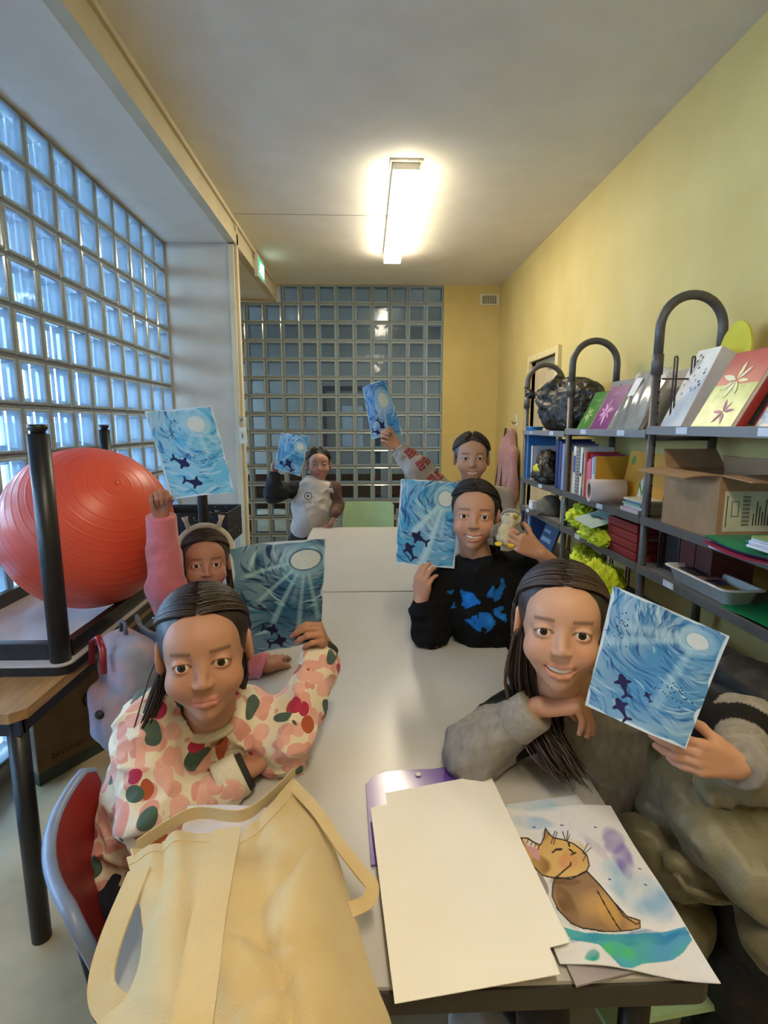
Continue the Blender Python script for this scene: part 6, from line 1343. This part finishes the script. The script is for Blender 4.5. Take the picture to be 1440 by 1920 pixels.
def stroke(pts, w_, col='#2a2422'):
    m = np.zeros(X.shape, bool)
    for (x0, y0), (x1, y1) in zip(pts, pts[1:]):
        L2 = max((x1-x0)**2+(y1-y0)**2, 1); t = np.clip(((X-x0)*(x1-x0)+(Y-y0)*(y1-y0))/L2, 0, 1); m |= np.hypot(X-x0-t*(x1-x0), Y-y0-t*(y1-y0)) < w_
    C_[m] = hexa(col)
wash(230, 90, 260, 50, 0, '#9dbcd2', .5); wash(190, 200, 130, 40, 5, '#8fb6d6', .7); wash(850, 640, 250, 130, 40, '#8fb3d2', .75); wash(720, 560, 140, 90, 20, '#a4c0d8', .6); wash(330, 700, 150, 200, 60, '#a9c2d6', .4); wash(980, 720, 120, 80, 50, '#7fa8cf', .6)
wash(690, 330, 100, 75, 60, '#7a68b8', .8); wash(760, 430, 60, 120, -20, '#7d6cba', .75); wash(590, 380, 140, 30, 45, '#a896c4', .6); wash(770, 510, 30, 70, -25, '#7d6cba', .7)
sea = [(380, 850), (520, 895), (700, 895), (860, 880), (1130, 845), (1175, 920), (1120, 990), (1060, 1030), (880, 1070), (800, 1110), (730, 1105), (670, 1040), (600, 970), (420, 930)]
fill(sea, '#12a0a6', .9, '#1f8fbf', 8); wash(780, 905, 400, 38, -2, '#0f78b0', .8); wash(720, 1000, 90, 60, 20, '#4fc06a', .85); wash(780, 1070, 60, 50, 20, '#49b8b0', .6); wash(555, 1035, 52, 40, 0, '#2a9c92', 1)
head = [(270, 240), (290, 275), (320, 305), (380, 322), (440, 350), (490, 390), (525, 430), (538, 490), (520, 525), (470, 545), (400, 552), (330, 545), (250, 520), (200, 470), (165, 420), (120, 300), (160, 300), (205, 330), (240, 345), (262, 300)]
body = [(330, 540), (430, 560), (520, 520), (600, 600), (690, 700), (770, 780), (850, 800), (852, 845), (800, 862), (700, 880), (620, 885), (500, 865), (430, 830), (350, 740), (312, 650), (316, 580)]
fill(body, '#b98a4a', .92, '#8a6236', 7); fill(head, '#c99a4f', .92, '#d6ac5c', 7)
wash(400, 720, 50, 140, -20, '#5f4128', .65); wash(390, 570, 90, 26, 0, '#5a3f2a', .6); wash(640, 760, 60, 120, -30, '#d0a24c', .6); wash(400, 450, 60, 50, 0, '#cf7a5a', .6); wash(250, 470, 60, 50, 30, '#6a4426', .7); wash(275, 290, 25, 50, 0, '#4a3224', .7); wash(440, 360, 80, 40, 20, '#d8b04e', .5)
fill([(150, 340), (200, 355), (235, 380), (238, 440), (200, 420), (170, 380)], '#cf9a9e', .95); fill([(135, 305), (190, 325), (232, 370), (160, 345)], '#d8d3cc', .9)
for pl in (head, body): stroke(pl+[pl[0]], 4)
stroke([(315, 395), (335, 380), (368, 382)], 6); stroke([(412, 345), (416, 365)], 6); stroke([(415, 385), (435, 400), (440, 415), (455, 408)], 5); stroke([(440, 415), (425, 420)], 4); stroke([(330, 545), (380, 510), (425, 480), (425, 465)], 5)
for a, b, c, d in ((305, 340, 330, 260), (320, 345, 342, 268), (390, 320, 375, 265), (400, 325, 408, 262), (405, 330, 418, 290), (500, 410, 530, 350), (505, 420, 550, 375), (500, 460, 520, 420), (155, 330, 165, 310), (180, 345, 190, 325), (205, 355, 215, 335), (225, 370, 232, 345)): stroke([(a, b), (c, d)], 3)
stroke([(590, 640), (660, 760), (710, 840), (735, 872)], 4); stroke([(690, 700), (750, 780), (830, 825), (850, 810)], 4); stroke([(700, 880), (640, 885), (500, 862)], 3)
for x, y in ((845, 487), (878, 588), (365, 222), (658, 568), (570, 235), (195, 228)): stroke([(x, y), (x+12, y+3)], 4, '#2a5f9a')
ct_ = thing('cat_drawing', 'watercolour of a ginger cat above a blue sea on white paper', 'drawing', (.38, .75, TZ+.009), )
sheet(ct_, cat_q, np.clip(C_, 0, 1), (0, .002), seedc=9, off=.001)
# ------------------------------------------------------------------ tote bag
canvas = mat('cream_canvas', '#d6bf90', .9, '#ccb382', 8, .35, 500, fac=(.3, .7), sheen=.1)
net_ = [[(238, 1612, .845), (300, 1578, .86), (350, 1562, .865), (440, 1568, .865), (505, 1516, .855), (549, 1462, .815)],
        [(262, 1690, .86), (318, 1668, .885), (380, 1655, .89), (470, 1640, .892), (560, 1600, .872), (612, 1560, .79)],
        [(268, 1780, .855), (320, 1770, .885), (385, 1760, .892), (480, 1745, .895), (580, 1715, .882), (655, 1690, .78)],
        [(240, 1868, .845), (310, 1865, .878), (380, 1860, .887), (480, 1845, .89), (600, 1825, .872), (692, 1820, .775)],
        [(183, 1922, .83), (290, 1950, .865), (380, 1955, .875), (480, 1950, .875), (610, 1935, .855), (728, 1912, .765)],
        [(150, 2010, .80), (290, 2060, .83), (380, 2070, .84), (480, 2070, .84), (620, 2050, .82), (750, 2000, .757)]]
CP = np.array([[list(PZ(*p)) for p in r] for r in net_])
def cr(Pn, t):
    n = len(Pn); f = t*(n-1); i = min(int(f), n-2); a = f-i; p0, p1, p2, p3 = Pn[max(i-1, 0)], Pn[i], Pn[i+1], Pn[min(i+2, n-1)]
    return .5*((2*p1)+(-p0+p2)*a+(2*p0-5*p1+4*p2-p3)*a*a+(-p0+3*p1-3*p2+p3)*a**3)
def bag_top(u, v):
    p = cr([cr(list(CP[:, j]), v) for j in range(CP.shape[1])], u); return p
def bag_front(u, v):
    p = bag_top(u, v); ed = min(1, 8*u)*min(1, 8*(1-u)); q = np.array([[u*2, v*2, 0.3]]); w_ = float(noise3(q, 1.3)[0])
    f = float(np.abs(noise3(np.array([[u*5+w_*2, v*1.6+w_, 1.7]]), 1.0)[0]))
    f2 = float(np.abs(noise3(np.array([[u*3+v*4+w_, v*6-u*2, 5.7]]), 1.0)[0])); return Vector(p)+Vector((0, 0, ed*(.055*(min(f, .28)-.12)+.034*(min(f2, .25)-.12)+.010*math.sin(26*u+5*v+6*w_)*max(0, .35-v))))
tb = thing('tote_bag', 'cream canvas tote bag lying full of papers on the front table', 'bag', Vector(bag_top(.5, .5)).xy.to_3d()+Vector((0, 0, TZ)))
MB().grid(bag_front, 60, 70, .0025).build('front_panel', canvas, tb, kw=True)
def bag_back(u, v):
    p = Vector(bag_top(u, v)); ed = min(1, 6*u)*min(1, 6*(1-u))*min(1, 7*(1-v)+.0); z0 = max(.7505, p.z-.16)
    return Vector((p.x, p.y+.012*(1-v), p.z-.004-(p.z-.004-z0)*ed*(.25+.75*min(1, v*5))+(.012*math.sin(u*5+1)*(1-v)**4)))
MB().grid(bag_back, 40, 40, .0025).build('back_panel', canvas, tb, kw=True)
MB().grid(lambda u, v: bag_front(u, v*.055)+Vector((0, 0, .0022)), 50, 3, .002).build('hem', canvas, tb, kw=True)
MB().grid(lambda u, v: Vector(bag_top(u, 0))+Vector((.0, .035+.02*math.sin(u*3.1), -.02+.022*v)), 40, 3, .002).build('back_hem', canvas, tb, kw=True)
def ribbon(name, pts, wd, side=None, n=40):
    C3 = [np.array(list(PZ(*p))) for p in pts]; cl = lambda t: Vector(cr(C3, t))
    def fn(u, v):
        e = .01; t = cl(min(1, u+e))-cl(max(0, u-e)); t.normalize(); tw = side(u) if side else Vector((0, 0, 1)); s_ = t.cross(tw).normalized(); return cl(u)+s_*(v-.5)*wd
    MB().grid(fn, n, 4, .003).build(name, canvas, tb, kw=True)
ribbon('strap', [(427, 1556, .884), (408, 1640, .908), (388, 1740, .912), (372, 1850, .91), (358, 1940, .90), (350, 2040, .86)], .040)
ribbon('strap', [(545, 1470, .835), (592, 1520, .835), (636, 1585, .825), (676, 1636, .815), (697, 1662, .81), (690, 1690, .80), (655, 1708, .79)], .020, lambda u: Vector((.5*math.sin(u*4), -.5, .8)).normalized())
ribbon('strap', [(262, 1632, .87), (238, 1690, .86), (214, 1750, .845), (196, 1810, .83), (192, 1856, .82), (206, 1885, .82), (235, 1905, .82)], .034, lambda u: Vector((-.3, -.5, .8)).normalized())
ps_ = Q([(352, 1512), (500, 1516), (470, 1600), (330, 1600)], .842)
t = thing('paper_stack', 'white papers sticking out of the tote bag', 'papers', ps_[0])
for k in range(3): MB().grid(lambda u, v, k=k: (ps_[0]*(1-u)*(1-v)+ps_[1]*u*(1-v)+ps_[2]*u*v+ps_[3]*(1-u)*v)+Vector((.003*k, -.002*k, -.004*k+.004*math.sin(u*3))), 8, 4, .0012).build('sheet', mat('paper_lilac_white', '#cfc9d0', .6), t, kw=True)
# ------------------------------------------------------------------ coats and backpack
khaki = mat('khaki_nylon', '#766f53', .5, '#686248', 10, .6, 24, sheen=.2)
def puff(name, label, segs, m, seed, h=.006, fq=26, amp=.012, cat='coat'):
    t = thing(name, label, cat, segs[0][0][0]); pts = [V3(p) for c, r in segs for p in c]; s = SDF(np.min([list(p) for p in pts], 0)-.12, np.max([list(p) for p in pts], 0)+.12, h)
    for c, r in segs: s.chain(c, r, .012)
    def dsp(p): w_ = noise3(p+seed, 7); return amp*(1.9*np.abs(np.sin((p[:, 2]*.8+p[:, 0]*.45+w_*.12)*fq))**.45*-1+1.4)+.02*np.abs(noise3(p+seed, 16))+.012*np.abs(noise3(p+seed, 34))-.006
    s.disp(dsp, .04); soft('shell', s, m, t, 1); return t
kc = puff('puffer_coat', 'khaki quilted puffer coat draped over the chair at the front right', [([P(1225, 1555, 1.10), P(1290, 1475, 1.06), P(1370, 1450, 1.02)], [.05, .055, .05]), ([P(1240, 1560, 1.06), P(1265, 1680, 1.08), P(1290, 1790, 1.12)], [.065, .07, .06]), ([P(1330, 1520, .98), P(1340, 1600, .98)], [.062, .07]), ([P(1350, 1560, .95), P(1415, 1650, .90), P(1470, 1760, .86)], [.058, .055, .05]), ([P(1290, 1610, .97), P(1360, 1630, .95)], [.032, .034]), ([P(1370, 1470, .97), P(1420, 1470, .95)], [.035, .03]), ([P(1380, 1480, 1.0), P(1440, 1560, 1.0), P(1470, 1640, 1.0)], [.05, .06, .06])], khaki, 3, .0052, 26, .02)
MB().tube([P(1268, 1640, .945), P(1285, 1665, .94), P(1320, 1678, .935), P(1365, 1685, .93)], .006, 8).build('pocket_welt', khaki, kc, kw=True)
bc = puff('black_jacket', 'black jacket heaped between the green chair and the shelving', [([P(1390, 1300, 1.38), P(1440, 1330, 1.36), P(1500, 1400, 1.34)], [.09, .11, .1]), ([P(1430, 1330, 1.34), P(1400, 1450, 1.36), P(1420, 1600, 1.42)], [.10, .12, .13]), ([P(1440, 1640, 1.0), P(1425, 1800, 1.02), P(1400, 1960, 1.06), Vector((.74, .92, .10))], [.07, .085, .09, .10]), ([P(1420, 1600, 1.42), Vector((.98, 1.15, .13))], [.13, .13])], mat('black_nylon', '#0c0b0c', .6, '#080808', 10, .1, 60), 8, .009)
MB().tube([P(1385, 1330, 1.27), P(1400, 1420, 1.27), P(1405, 1500, 1.30)], .004, 6).build('zip', black_m, bc, kw=True)
bp = thing('backpack', 'pastel grey and pink backpack with a red trim hanging on the grey chair', 'backpack', (-.80, 1.62, .45))
past = mat('pastel_print', '#8f95ab', .6, '#b99aa6', 9, .1, 80, fac=(.4, .6)); bc_ = Vector((-.765, 1.64, .645)); Rb = Matrix.Rotation(math.radians(-45), 3, 'Z')
s = SDF(np.array(bc_)-.28, np.array(bc_)+.28, .008); s.box(bc_, (.11, .07, .19), .06, .01, R=Rb); s.box(bc_+Rb @ Vector((0, -.06, -.06)), (.085, .045, .10), .04, .02, R=Rb); s.disp(lambda p: .02*noise3(p, 9)+.012*np.abs(noise3(p, 22)), .03); soft('pack_body', s, past, bp)
def bq(x, y, z): return bc_+Rb @ Vector((x, y, z))
MB().tube([bq(-.05, -.085, .10), bq(-.045, -.08, .17), bq(0, -.075, .195), bq(.045, -.08, .17), bq(.05, -.085, .10)], .010, 10).build('red_trim', mat('trim_red', '#8a1f2c', .3), bp, kw=True)
MB().tube([bq(-.02, 0, .19), bq(-.015, 0, .225), bq(.015, 0, .225), bq(.02, 0, .19)], .006, 8).build('hang_loop', mat('strap_greyblue', '#5d6478', .6), bp, kw=True)
MB().ell(bq(.06, -.11, -.02), (.014, .010, .014)).build('buckle', mat('buckle_dark', '#22242c', .4), bp, kw=True)
